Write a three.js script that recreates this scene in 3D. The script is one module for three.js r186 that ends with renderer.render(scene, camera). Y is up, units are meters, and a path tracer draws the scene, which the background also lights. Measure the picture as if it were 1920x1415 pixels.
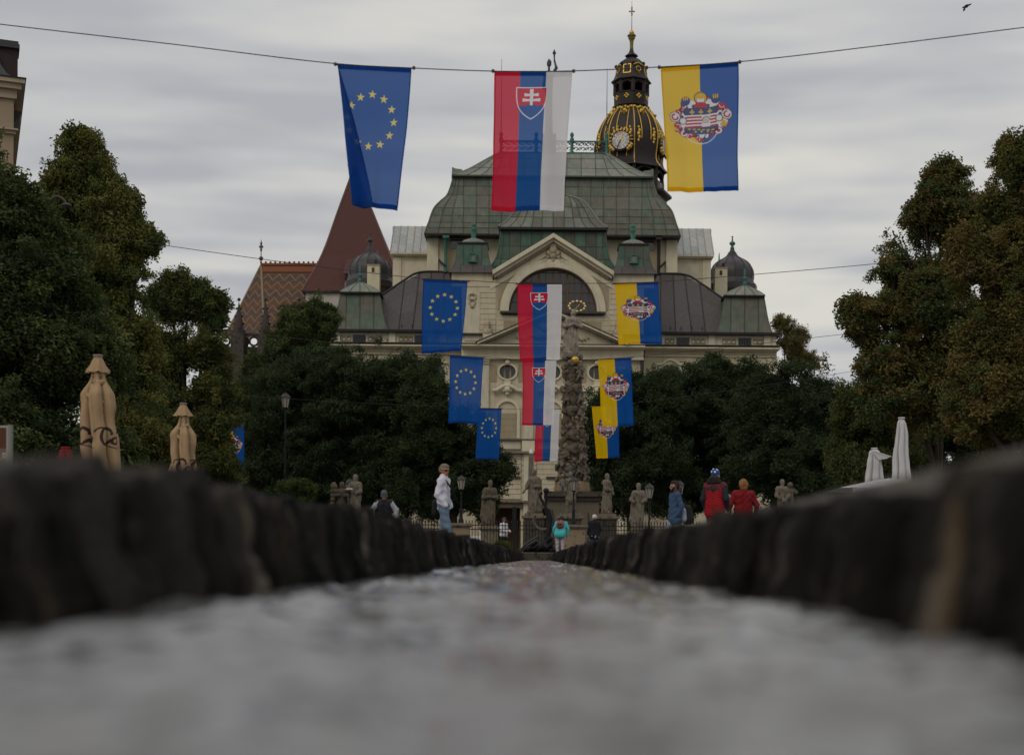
import * as THREE from 'three';
import { mergeGeometries, mergeVertices, toCreasedNormals } from 'three/addons/utils/BufferGeometryUtils.js';
import { ImprovedNoise } from 'three/addons/math/ImprovedNoise.js';

// ---------------------------------------------------------------- camera, sky, sun, exposure
const F = 2640, PPX = 1012, PPY = 1047, ROLL = 0.0085, CY = -0.15;   // focal length in photo pixels, optical axis, roll, eye height (paving is y = 0)
const scene = new THREE.Scene();
const camera = new THREE.PerspectiveCamera(2 * Math.atan(707.5 / F) * 180 / Math.PI, 1920 / 1415, 0.01, 2000);
camera.position.set(0, CY, 0);
camera.rotation.z = ROLL;
camera.setViewOffset(1920, 1415, 960 - PPX, 707.5 - PPY, 1920, 1415);   // shifted lens: uprights stay upright
camera.focus = 48;
camera.userData.fStop = 1.9;
const renderer = new THREE.WebGLRenderer({ antialias: true });
renderer.setSize(1024, 754);
renderer.toneMapping = THREE.LinearToneMapping;
renderer.toneMappingExposure = 1.0;
renderer.shadowMap.enabled = true;

const perlin = new ImprovedNoise();
const nz = (x, y, z = 0) => perlin.noise(x, y, z);
function fbm(x, y, z, o = 4) { let s = 0, a = 1, t = 0; for (let i = 0; i < o; i++) { s += a * nz(x, y, z + i * 7.3); t += a; a *= 0.5; x *= 2.03; y *= 2.03; z *= 2.03; } return s / t; }
const clamp = (x, a = 0, b = 1) => Math.min(b, Math.max(a, x));
const lerp = (a, b, t) => a + (b - a) * t;
const sstep = (a, b, x) => { const t = clamp((x - a) / (b - a)); return t * t * (3 - 2 * t); };

{ // overcast stratus: long flat streaks of blue-grey and cream in one layer seen in perspective
  const W = 2048, H = 1024, data = new Float32Array(W * H * 4);
  for (let j = 0; j < H; j++) {
    const up = ((j + 0.5) / H - 0.5) * Math.PI, sy = Math.sin(up);
    for (let i = 0; i < W; i++) {
      const az = ((i + 0.5) / W - 0.5) * 2 * Math.PI, cx = Math.cos(az) * Math.cos(up), cz = Math.sin(az) * Math.cos(up);
      let r, g, b;
      if (sy < -0.01) { r = 0.10; g = 0.095; b = 0.09; } else {
        const k = 1 / (Math.max(sy, 0) + 0.10), X = cx * k, Z = cz * k;
        const bend = 0.5 * nz(X * 0.6, Z * 0.6, 14), wide = fbm(X * 0.8 + 3.1, Z * 2.2 + 1.7 + bend, 0.5, 5), fine = fbm(X * 2.4 - 2.2, Z * 7.5 + 4.4 + bend * 3, 3.5, 5), big = fbm(X * 0.4, Z * 0.5, 9.1, 3);
        const t = clamp(0.47 + 1.15 * wide + 0.95 * fine + 0.6 * big);
        const warm = sstep(0.48, 0.95, t), lift = 1 + 0.36 * sstep(0.22, 1.0, sy);
        r = lerp(0.420, 0.680, t) * lift; g = lerp(0.433, 0.668, t) * lift; b = lerp(0.462, lerp(0.645, 0.615, warm), t) * lift;
      }
      data.set([r, g, b, 1], (j * W + i) * 4);
    }
  }
  const sky = new THREE.DataTexture(data, W, H, THREE.RGBAFormat, THREE.FloatType);
  sky.mapping = THREE.EquirectangularReflectionMapping; sky.magFilter = THREE.LinearFilter; sky.minFilter = THREE.LinearFilter; sky.wrapS = THREE.RepeatWrapping; sky.needsUpdate = true;
  scene.background = sky; scene.environment = sky;
}
const sun = new THREE.DirectionalLight(0xfff1de, 0.7);       // the sun behind the cloud, a wide soft source
sun.position.set(-60, 90, 20); sun.target.position.set(0, 0, -70); sun.castShadow = true; sun.shadow.radius = 60;
sun.shadow.mapSize.set(2048, 2048);
Object.assign(sun.shadow.camera, { left: -120, right: 120, top: 120, bottom: -120, near: 1, far: 400 });
scene.add(sun, sun.target);

// ---------------------------------------------------------------- helpers
function mulberry(a) { return () => { a |= 0; a = a + 0x6D2B79F5 | 0; let t = Math.imul(a ^ a >>> 15, 1 | a); t = t + Math.imul(t ^ t >>> 7, 61 | t) ^ t; return ((t ^ t >>> 14) >>> 0) / 4294967296; }; }
const rnd = mulberry(20240917), rr = (a, b) => a + (b - a) * rnd();
const V = (x, y, z) => new THREE.Vector3(x, y, z);
// a point of the place from where it shows in the photo and its distance
function P(px, py, d) {
  const dx = px - PPX, dy = py - PPY, c = Math.cos(ROLL), s = Math.sin(ROLL);
  return V((dx * c + dy * s) * d / F, CY - (-dx * s + dy * c) * d / F, -d);
}
const taken = new Map();
function numbered(name) { const n = taken.get(name) ?? 0; taken.set(name, n + 1); return n ? name + '_' + String(n).padStart(3, '0') : name; }
const origin = new WeakMap();
function thing(name, label, category, at = V(0, 0, 0), group) {
  const g = new THREE.Group(); g.name = numbered(name); g.position.copy(at); scene.add(g);
  g.userData = { label, category }; if (group) g.userData.group = group;
  origin.set(g, at.clone()); return g;
}
function structure(name, geo, mat) { const m = new THREE.Mesh(geo, mat); m.name = numbered(name); m.userData = { kind: 'structure' }; m.castShadow = m.receiveShadow = true; scene.add(m); return m; }
// a part whose geometry is given in world coordinates
function part(parent, name, geo, mat, label) {
  const o = origin.get(parent); if (o && (o.x || o.y || o.z)) geo.translate(-o.x, -o.y, -o.z);
  const m = new THREE.Mesh(geo, mat); m.name = name; m.castShadow = m.receiveShadow = true; if (label) m.userData.label = label;
  origin.set(m, o ?? V(0, 0, 0)); parent.add(m); return m;
}
function shared(parent, name, geo, mat, pos, rot, scl) {   // a piece that shares its geometry, placed in world coordinates
  const o = origin.get(parent) ?? V(0, 0, 0), m = new THREE.Mesh(geo, mat); m.name = name; m.castShadow = m.receiveShadow = true;
  m.position.copy(pos).sub(o); if (rot) m.rotation.set(...rot); if (scl) m.scale.set(...scl); origin.set(m, o); parent.add(m); return m;
}
const box = (x0, x1, y0, y1, z0, z1) => new THREE.BoxGeometry(x1 - x0, y1 - y0, z1 - z0).translate((x0 + x1) / 2, (y0 + y1) / 2, (z0 + z1) / 2);
const cyl = (x, y0, y1, z, r0, r1 = r0, n = 10) => new THREE.CylinderGeometry(r1, r0, y1 - y0, n).translate(x, (y0 + y1) / 2, z);
const ball = (x, y, z, r, n = 10) => new THREE.SphereGeometry(r, n, Math.max(6, n * 0.7 | 0)).translate(x, y, z);
const lathe = (pts, n = 16) => new THREE.LatheGeometry(pts.map(([r, y]) => new THREE.Vector2(Math.max(r, 0.0005), y)), n);
const tube = (pts, r, n = 6, seg = 0, closed = false) => new THREE.TubeGeometry(new THREE.CatmullRomCurve3(pts, closed), seg || pts.length * 4, r, n, closed);
function bar(a, b, w, h = w) { // square bar between two points
  const l = a.distanceTo(b), g = new THREE.BoxGeometry(w, h, l), m = new THREE.Matrix4().lookAt(a, b, Math.abs(b.clone().sub(a).normalize().y) > 0.98 ? V(1, 0, 0) : V(0, 1, 0));
  g.applyMatrix4(m); g.translate((a.x + b.x) / 2, (a.y + b.y) / 2, (a.z + b.z) / 2); return g;
}
function clean(g) { const o = g.index ? g.toNonIndexed() : g.clone(); for (const k of Object.keys(o.attributes)) if (!['position', 'normal', 'uv'].includes(k)) o.deleteAttribute(k); return o; }
const merge = (list) => mergeGeometries(list.map(clean), false);
// uv in metres, taken from the side each face points to
function metric(g) {
  const o = clean(g), p = o.attributes.position, n = p.count, uv = new Float32Array(n * 2), a = V(), b = V(), c = V();
  for (let i = 0; i < n; i += 3) {
    a.fromBufferAttribute(p, i); b.fromBufferAttribute(p, i + 1); c.fromBufferAttribute(p, i + 2);
    const q = b.clone().sub(a).cross(c.clone().sub(a)), ax = Math.abs(q.x), ay = Math.abs(q.y), az = Math.abs(q.z);
    [a, b, c].forEach((w, k) => { const [s, t] = az >= ax && az >= ay ? [w.x, w.y] : ax >= ay ? [w.z, w.y] : [w.x, w.z]; uv[(i + k) * 2] = s; uv[(i + k) * 2 + 1] = t; });
  }
  o.setAttribute('uv', new THREE.BufferAttribute(uv, 2)); return o;
}
function extrude(pts, depth, z, holes = [], bevel = 0) { // outline in x, y; front face at z, going back
  const s = new THREE.Shape(pts.map(([x, y]) => new THREE.Vector2(x, y)));
  holes.forEach((h) => s.holes.push(new THREE.Path(h.map(([x, y]) => new THREE.Vector2(x, y)))));
  return new THREE.ExtrudeGeometry(s, { depth: depth - 2 * bevel, bevelEnabled: bevel > 0, bevelSize: bevel, bevelThickness: bevel, bevelOffset: -bevel, bevelSegments: 1, curveSegments: 6 }).translate(0, 0, z - depth + bevel);
}
const arcPts = (cx, cy, r, a0, a1, n = 20, ry = r) => Array.from({ length: n + 1 }, (_, i) => { const a = lerp(a0, a1, i / n); return [cx + r * Math.cos(a), cy + ry * Math.sin(a)]; });

// ---------------------------------------------------------------- textures and materials
function dataTex(size, fn, srgb = false, h = size) {
  const d = new Uint8Array(size * h * 4);
  for (let j = 0; j < h; j++) for (let i = 0; i < size; i++) { const v = fn(i / size, j / h), o = (j * size + i) * 4; for (let c = 0; c < 3; c++) d[o + c] = clamp(v[c]) * 255; d[o + 3] = 255; }
  const t = new THREE.DataTexture(d, size, h); t.wrapS = t.wrapT = THREE.RepeatWrapping; t.magFilter = THREE.LinearFilter; t.minFilter = THREE.LinearFilter; if (srgb) t.colorSpace = THREE.SRGBColorSpace; t.needsUpdate = true; return t;
}
// tileable noise: blend of shifted copies
function tile(u, v, f, sx, sy, z, o = 4) {
  const n = (a, b) => fbm(a * sx, b * sy, z, o);
  return ((n(u, v) * (1 - u) + n(u - 1, v) * u) * (1 - v) + (n(u, v - 1) * (1 - u) + n(u - 1, v - 1) * u) * v) * f;
}
const grey = (x) => [x, x, x];
const texPlaster = dataTex(512, (u, v) => { const a = tile(u, v, 1, 5, 5, 1), s = tile(u, v, 1, 22, 3, 5), f = tile(u, v, 1, 60, 60, 8, 2), x = 0.88 + 0.26 * a + 0.55 * Math.min(0, s + 0.05) + 0.08 * f; return [x, x * (0.995 + 0.02 * a), x * (0.975 + 0.05 * a)]; });
const texStone = dataTex(512, (u, v) => { const a = tile(u, v, 1, 6, 6, 11), s = tile(u, v, 1, 14, 4, 15), f = tile(u, v, 1, 50, 50, 18, 2), k = sstep(0.02, 0.35, a + 0.6 * s), x = lerp(0.95, 0.36, k) + 0.3 * f; return [x, x * lerp(0.97, 0.98, k), x * lerp(0.92, 0.96, k)]; });
const texCopper = dataTex(512, (u, v) => { const a = tile(u, v, 1, 5, 5, 21), s = tile(u, v, 1, 40, 3, 25), f = tile(u, v, 1, 60, 60, 28, 2), x = 0.8 + 0.45 * a + 0.5 * s + 0.15 * f; return [x * (1 - 0.15 * s), x, x * (1 - 0.1 * a)]; });
const texSlate = dataTex(256, (u, v) => { const a = tile(u, v, 1, 6, 6, 31), f = tile(u, v, 1, 40, 40, 35, 2); return grey(0.85 + 0.35 * a + 0.2 * f); });
const texKerb = dataTex(512, (u, v) => { // dark wet stone with ochre and pale runs
  const a = tile(u, v, 1, 11, 5, 41), s = tile(u, v, 1, 15, 6, 45), f = tile(u, v, 1, 60, 60, 48, 2), pale = sstep(0.06, 0.26, s + 0.25 * f), och = sstep(0.08, 0.26, a) * sstep(-0.1, 0.12, s), x = 0.12 + 0.14 * a + 0.14 * f;
  return [lerp(lerp(x, 0.62, pale), 0.6, och), lerp(lerp(x * 0.95, 0.57, pale), 0.46, och), lerp(lerp(x * 0.9, 0.52, pale), 0.28, och)]; });
const bumpFine = dataTex(256, (u, v) => grey(0.5 + 0.5 * tile(u, v, 1, 12, 12, 51) + 0.25 * tile(u, v, 1, 50, 50, 55, 2)));
const rep = (t, sx, sy = sx) => { const c = t.clone(); c.repeat.set(1 / sx, 1 / sy); c.needsUpdate = true; return c; };
const lin = (r, g, b) => new THREE.Color().setRGB(r, g, b);
const M = (c, o = {}) => new THREE.MeshPhysicalMaterial({ color: Array.isArray(c) ? lin(...c) : c, roughness: 0.85, specularIntensity: 0.4, ...o });
const mp = rep(texPlaster, 5), mst = rep(texStone, 1.6), mco = rep(texCopper, 4), msl = rep(texSlate, 2), bf = rep(bumpFine, 1.2);
const wallCream = M([0.57, 0.51, 0.38], { map: mp }), wallTaupe = M([0.35, 0.295, 0.20], { map: mp }), wallPale = M([0.60, 0.555, 0.44], { map: mp }), trimCream = M([0.64, 0.595, 0.45], { map: mp });
const ornament = M([0.42, 0.365, 0.27], { map: mst });
const copper = [[0.125, 0.148, 0.115], [0.138, 0.152, 0.122], [0.145, 0.140, 0.112], [0.112, 0.145, 0.115], [0.155, 0.170, 0.136], [0.130, 0.130, 0.106]].map((c) => M(c, { map: mco, roughness: 0.62, metalness: 0.05 }));
const copperPale = [[0.22, 0.235, 0.195], [0.20, 0.22, 0.18], [0.235, 0.235, 0.20], [0.185, 0.195, 0.165]].map((c) => M(c, { map: mco, roughness: 0.6 }));
const copperTeal = [[0.072, 0.135, 0.100], [0.090, 0.150, 0.112], [0.062, 0.115, 0.088], [0.095, 0.115, 0.088], [0.085, 0.098, 0.078]].map((c) => M(c, { map: mco, roughness: 0.6 }));
const copperSeam = M([0.055, 0.070, 0.055], { roughness: 0.6 }), verdigris = M([0.06, 0.18, 0.145], { map: mco, roughness: 0.55 });
const gutterDark = M([0.022, 0.022, 0.022], { roughness: 0.5 }), iron = M([0.012, 0.012, 0.013], { roughness: 0.45 }), brownRoof = [[0.085, 0.075, 0.075], [0.075, 0.066, 0.066], [0.095, 0.083, 0.083]].map((c) => M(c, { map: msl, roughness: 0.55 }));
const greyRoof = [[0.40, 0.41, 0.40], [0.35, 0.36, 0.36], [0.44, 0.43, 0.41]].map((c) => M(c, { map: msl, roughness: 0.5 }));
const lead = M([0.06, 0.056, 0.06], { map: msl, roughness: 0.4 }), oak = M([0.10, 0.07, 0.045], { map: msl }), gold = M([0.55, 0.36, 0.075], { roughness: 0.4, metalness: 0.6 }), towerDark = M([0.033, 0.026, 0.026], { map: msl, roughness: 0.5 });
const glassDark = new THREE.MeshPhysicalMaterial({ color: lin(0.025, 0.028, 0.034), roughness: 0.12, clearcoat: 0.4 });
const timber = M([0.12, 0.075, 0.042]);
const statueStone = M([0.165, 0.148, 0.124], { map: mst, bumpMap: bf, bumpScale: 0.012 }), statueDark = M([0.115, 0.10, 0.08], { map: mst, bumpMap: bf, bumpScale: 0.012 }), plinth = M([0.19, 0.165, 0.13], { map: mst }), plinthDark = M([0.075, 0.067, 0.06], { map: mst });

// ---------------------------------------------------------------- smooth bodies: tapered bones joined in a distance field and meshed
function nets(f, lo, hi, cell) {
  const nx = Math.ceil((hi.x - lo.x) / cell) + 2, ny = Math.ceil((hi.y - lo.y) / cell) + 2, nzz = Math.ceil((hi.z - lo.z) / cell) + 2, sx = 1, sy = nx, sz = nx * ny, val = new Float32Array(nx * ny * nzz);
  for (let k = 0; k < nzz; k++) for (let j = 0; j < ny; j++) for (let i = 0; i < nx; i++) val[i + j * sy + k * sz] = f(lo.x + (i - 0.5) * cell, lo.y + (j - 0.5) * cell, lo.z + (k - 0.5) * cell);
  const id = new Int32Array(val.length).fill(-1), pos = [], ind = [];
  const E = [[0, 1], [0, 2], [0, 4], [1, 3], [1, 5], [2, 3], [2, 6], [3, 7], [4, 5], [4, 6], [5, 7], [6, 7]];
  for (let k = 0; k < nzz - 1; k++) for (let j = 0; j < ny - 1; j++) for (let i = 0; i < nx - 1; i++) {
    const b = i + j * sy + k * sz, c = [0, sx, sy, sx + sy, sz, sz + sx, sz + sy, sz + sx + sy].map((o) => val[b + o]);
    let x = 0, y = 0, z = 0, n = 0;
    for (const [p, q] of E) if ((c[p] < 0) !== (c[q] < 0)) { const t = c[p] / (c[p] - c[q]); x += lerp(p & 1, q & 1, t); y += lerp((p >> 1) & 1, (q >> 1) & 1, t); z += lerp(p >> 2, q >> 2, t); n++; }
    if (!n) continue;
    id[b] = pos.length / 3; pos.push(lo.x + (i - 0.5 + x / n) * cell, lo.y + (j - 0.5 + y / n) * cell, lo.z + (k - 0.5 + z / n) * cell);
  }
  const quad = (a, b, c, d, flip) => { if (a < 0 || b < 0 || c < 0 || d < 0) return; if (flip) ind.push(a, c, b, a, d, c); else ind.push(a, b, c, a, c, d); };
  for (let k = 1; k < nzz - 1; k++) for (let j = 1; j < ny - 1; j++) for (let i = 1; i < nx - 1; i++) {
    const b = i + j * sy + k * sz, v0 = val[b] < 0;
    if (v0 !== val[b + sx] < 0) quad(id[b - sy - sz], id[b - sz], id[b], id[b - sy], !v0);
    if (v0 !== val[b + sy] < 0) quad(id[b - sx - sz], id[b - sx], id[b], id[b - sz], !v0);
    if (v0 !== val[b + sz] < 0) quad(id[b - sx - sy], id[b - sy], id[b], id[b - sx], !v0);
  }
  const g = new THREE.BufferGeometry(); g.setAttribute('position', new THREE.Float32BufferAttribute(pos, 3)); g.setIndex(ind); g.computeVertexNormals();
  g.setAttribute('uv', new THREE.Float32BufferAttribute(new Float32Array(pos.length / 3 * 2), 2));
  const p = g.attributes.position, u = g.attributes.uv; for (let i = 0; i < p.count; i++) u.setXY(i, p.getX(i) + p.getZ(i) * 0.8, p.getY(i));
  return g;
}
// bones: [ax, ay, az, ra, bx, by, bz, rb]
function fleshy(bones, cell, k = 0.04, warp = null) {
  const lo = V(1e9, 1e9, 1e9), hi = V(-1e9, -1e9, -1e9), pad = cell * 2 + 0.03;
  for (const b of bones) for (const o of [0, 4]) { const r = b[o + 3] + pad; lo.min(V(b[o] - r, b[o + 1] - r, b[o + 2] - r)); hi.max(V(b[o] + r, b[o + 1] + r, b[o + 2] + r)); }
  const pre = bones.map((b) => { const dx = b[4] - b[0], dy = b[5] - b[1], dz = b[6] - b[2]; return [b[0], b[1], b[2], b[3], dx, dy, dz, b[7] - b[3], 1 / Math.max(1e-9, dx * dx + dy * dy + dz * dz)]; });
  return nets((x, y, z) => {
    let d = 1e9;
    for (const b of pre) {
      const px = x - b[0], py = y - b[1], pz = z - b[2], t = clamp((px * b[4] + py * b[5] + pz * b[6]) * b[8]);
      const e = Math.hypot(px - b[4] * t, py - b[5] * t, pz - b[6] * t) - b[3] - b[7] * t, h = Math.max(0, k - Math.abs(d - e)) / k;
      d = Math.min(d, e) - h * h * k * 0.25;
    }
    return warp ? d + warp(x, y, z) : d;
  }, lo, hi, cell);
}
// ---------------------------------------------------------------- ground, channel, water
const CH = { left: -0.585, right: 0.43, end: -48, start: 1.4, water: CY - 0.08 };
{
  const pave = M([0.17, 0.16, 0.15], { map: rep(texStone, 3), bumpMap: bf, bumpScale: 0.01 }), e = 1500, l = CH.left - 0.12, r = CH.right + 0.12;
  structure('ground', metric(merge([box(-e, l, -0.4, -0.02, -e, 60), box(r, e, -0.4, -0.02, -e, 60), box(l, r, -0.4, -0.02, -e, CH.end - 0.3), box(l, r, -0.4, -0.02, CH.start, 60)])), pave);
  structure('channel_bed', metric(box(l - 0.3, r + 0.3, -0.9, -0.42, CH.end - 0.6, CH.start + 0.3)), M([0.06, 0.055, 0.05]));
  // running water: small standing waves, finer near the eye
  const zs = []; for (let z = CH.start, s; z > CH.end; z -= s) { zs.push(z); s = clamp(Math.abs(z) * 0.009, 0.010, 0.05); } zs.push(CH.end);
  const nx = 112, pos = [], ind = [];
  zs.forEach((z, j) => { for (let i = 0; i <= nx; i++) { const x = lerp(CH.left - 0.06, CH.right + 0.06, i / nx);
    const y = 0.014 * nz(x * 4.6, z * 6.2, 1.3) + 0.0105 * nz(x * 10, z * 13, 5.1) + 0.006 * nz(x * 24, z * 26, 8.8) + 0.022 * nz(x * 2.4, z * 2.8, 3.3);
    pos.push(x, CH.water + y, z); if (i && j) { const a = j * (nx + 1) + i; ind.push(a - nx - 2, a - 1, a - nx - 1, a - nx - 1, a - 1, a); } } });
  const g = new THREE.BufferGeometry(); g.setAttribute('position', new THREE.Float32BufferAttribute(pos, 3)); g.setIndex(ind.reverse()); g.computeVertexNormals(); if (g.attributes.normal.getY(5) < 0) { g.setIndex(ind.reverse()); g.computeVertexNormals(); }
  structure('water', g, new THREE.MeshPhysicalMaterial({ color: lin(0.15, 0.15, 0.153), roughness: 0.04, ior: 1.33 }));
}
{ // upright kerb stones, one by one
  const kinds = Array.from({ length: 8 }, (_, n) => {
    const g = new THREE.BoxGeometry(1, 1, 1, 3, 6, 5), p = g.attributes.position;
    for (let i = 0; i < p.count; i++) {
      let x = p.getX(i), y = p.getY(i), z = p.getZ(i);
      const ex = sstep(0.34, 0.5, Math.abs(z)), ey = sstep(0.36, 0.5, y);
      x = x - Math.sign(x) * 0.10 * Math.max(ex, ey) + 0.09 * nz(z * 4.5 + n * 5, y * 3.4, n) * (0.4 + Math.abs(x));
      y = y - 0.06 * ex * (y > 0.3 ? 1 : 0) + 0.10 * nz(z * 2.2, x * 2, n * 3 + 9) * (y > 0.4 ? 1 : 0);
      z = z * (1 - 0.05 * ey) * (1 - 0.03 * n * 0.3);
      x += Math.sign(x) * 0.22 * sstep(0.22, -0.02, y) * (0.45 + 0.9 * nz(z * 3.1 + n * 7, 2.2, n * 1.7)) * (Math.abs(x) > 0.2 ? 1 : 0);
      p.setXYZ(i, x, y, z);
    }
    const u = g.attributes.uv; for (let i = 0; i < p.count; i++) u.setXY(i, p.getZ(i) * 0.24 + n * 0.37 + p.getX(i) * 0.12, p.getY(i) * 0.2 + n * 0.21);
    g.computeVertexNormals(); return g;
  });
  const mats = [[0.10, 0.092, 0.085], [0.036, 0.034, 0.032], [0.22, 0.20, 0.175], [0.062, 0.057, 0.053]].map((c) => M(c, { map: rep(texKerb, 1), bumpMap: rep(bumpFine, 0.25), bumpScale: 0.02, roughness: 0.8, specularIntensity: 0.18 }));
  const prof = (list, z) => { for (let i = 1; i < list.length; i++) if (z <= list[i][0]) return lerp(list[i - 1][1], list[i][1], clamp((z - list[i - 1][0]) / (list[i][0] - list[i - 1][0]))); return list[list.length - 1][1]; };
  const tops = { l: [[0, 0.10], [1.5, 0.104], [2.0, 0.125], [2.8, 0.147], [5, 0.158], [11, 0.168], [48, 0.185]], r: [[0, 0.10], [1.2, 0.103], [1.6, 0.085], [2.16, 0.087], [2.8, 0.102], [3.8, 0.104], [7.7, 0.127], [13, 0.149], [48, 0.18]] };
  for (const [side, X, dir, label] of [['l', CH.left, -1, 'low wall of dark upright stones along left bank of the water channel'], ['r', CH.right, 1, 'low wall of dark upright stones along right bank of the water channel']]) {
    const w = thing('stone_wall', label, 'stone wall', V(X + dir * 0.1, CH.water - 0.15, -20));
    for (let z = CH.start; z > CH.end;) {
      const len = rr(0.12, 0.25) * (z < -14 ? 1.2 : 1), zc = z - len / 2, top = CY + prof(tops[side], Math.abs(zc)) + rr(-0.016, 0.012), bot = CH.water - 0.14, th = rr(0.20, 0.24);
      shared(w, 'stone', kinds[rnd() * 8 | 0], mats[rnd() < 0.1 ? 2 : [0, 1, 3][rnd() * 3 | 0]], V(X + dir * (th / 2 + rr(-0.016, 0.022)), (top + bot) / 2, zc), [0, rnd() < 0.5 ? 0 : Math.PI, 0], [th, top - bot, len - rr(0.008, 0.03)]);
      z -= len;
    }
  }
  const e = thing('channel_end_wall', 'dark stone sill closing the far end of the water channel', 'stone wall', V(-0.08, CH.water - 0.1, CH.end - 0.15));
  part(e, 'sill', metric(box(CH.left - 0.2, CH.right + 0.2, CH.water - 0.15, 0.03, CH.end - 0.3, CH.end - 0.02)), plinthDark);
  for (let i = 0; i < 6; i++) part(e, 'cap_stone', metric(box(CH.left - 0.2 + i * 0.235, CH.left - 0.2 + i * 0.235 + 0.22, 0.031, 0.06, CH.end - 0.31, CH.end)), plinth);
}
// ---------------------------------------------------------------- the theatre
const AX = 20.5 * 122 / F;                                        // its axis
const tx = (u, d) => AX + u * d / F, ty = (v, d) => CY + (PPY - v) * d / F;
const tbox = (u0, u1, v0, v1, d0, depth) => box(tx(u0, d0), tx(u1, d0), ty(v1, d0), ty(v0, d0), -d0 - depth, -d0);
const theatre = thing('theatre', 'cream neo-baroque theatre with green copper domes behind the round trees', 'theatre', V(AX, 0, -140));
const tp = (name, geo, mat, parent = theatre) => part(parent, name, metric(geo), mat);
// a curved sheet-metal roof: sheets laid one by one between seams. prof: [half width in px, v] from eave to top
function sheetRoof(parent, prof, d, kz, depthBack, cols, rowsEach, mats, opts = {}) {
  const uc = opts.uc ?? 0, eave = prof[0][0], top = prof[prof.length - 1][0], zOf = (hw) => -(d + (eave - hw) * d / F * kz), back = -(d + depthBack);
  const at = (f, i) => { const [hw, v] = prof[i]; const inner = top * 0.92; let u; const q = f * eave; if (Math.abs(q) <= inner) u = q; else u = Math.sign(q) * lerp(inner, hw, (Math.abs(q) - inner) / (eave - inner)); const q2 = -zOf(hw); return V(tx(uc + u, q2), ty(v, q2), -q2); };
  const side = (s, i, g) => { const [hw, v] = prof[i]; const z0 = zOf(hw), z1 = back + (eave - hw) * d / F * kz; return V(tx(uc + s * hw, -z0), ty(v, -z0), lerp(z0, z1, g)); };
  const dt = -zOf(top), vt = prof[prof.length - 1][1], hub = part(parent, opts.name ?? 'roof', metric(tbox(uc - top * 0.99, uc + top * 0.99, vt + 0.3, vt + 2.5, dt + 0.06, Math.max(0.3, depthBack - 2 * (dt - d) - 0.2))), mats[0]);
  const sheet = (pts, m, lift) => { // pts: rows of [a, b]
    const pos = [], ind = []; pts.forEach(([a, b], i) => { pos.push(a.x, a.y, a.z, b.x, b.y, b.z); if (i) { const k = i * 2; ind.push(k - 2, k - 1, k, k - 1, k + 1, k); } });
    const g = new THREE.BufferGeometry(); g.setAttribute('position', new THREE.Float32BufferAttribute(pos, 3)); g.setIndex(ind); g.computeVertexNormals(); if (lift) g.translate(0, 0, lift);
    part(hub, 'copper_sheet', metric(g), m);
  };
  const groups = rowsEach;
  for (let c = 0; c < cols; c++) { const f0 = -1 + 2 * c / cols, f1 = -1 + 2 * (c + 1) / cols;
    groups.forEach(([i0, i1]) => { const pts = []; for (let i = i0; i <= i1; i++) pts.push([at(f0, i), at(f1, i)]); sheet(pts, mats[rnd() * mats.length | 0], rr(0, 0.025)); });
    if (c) { const pts = prof.map((_, i) => at(f0, i).add(V(0, 0, 0.03))); part(hub, 'seam', tube(pts, opts.seam ?? 0.036, 5, prof.length * 2), copperSeam); } }
  if (!opts.seam) rowsEach.slice(1).forEach(([i0]) => part(hub, 'lap_seam', tube(Array.from({ length: 13 }, (_, k) => at(-1 + k / 6, i0).add(V(0, 0, 0.03))), 0.02, 4, 26), copperSeam));
  const sc = opts.sideCols ?? 5;
  for (const s of [-1, 1]) for (let c = 0; c < sc; c++) groups.forEach(([i0, i1]) => { const pts = []; for (let i = i0; i <= i1; i++) { const a = side(s, i, c / sc), b = side(s, i, (c + 1) / sc); pts.push(s < 0 ? [b, a] : [a, b]); } sheet(pts, mats[rnd() * mats.length | 0]); });
  for (const s of [-1, 1]) part(hub, 'hip_rib', tube(prof.map((_, i) => side(s, i, 0)), opts.rib ?? 0.09, 6, prof.length * 3), mats[0]);
  return hub;
}
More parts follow.
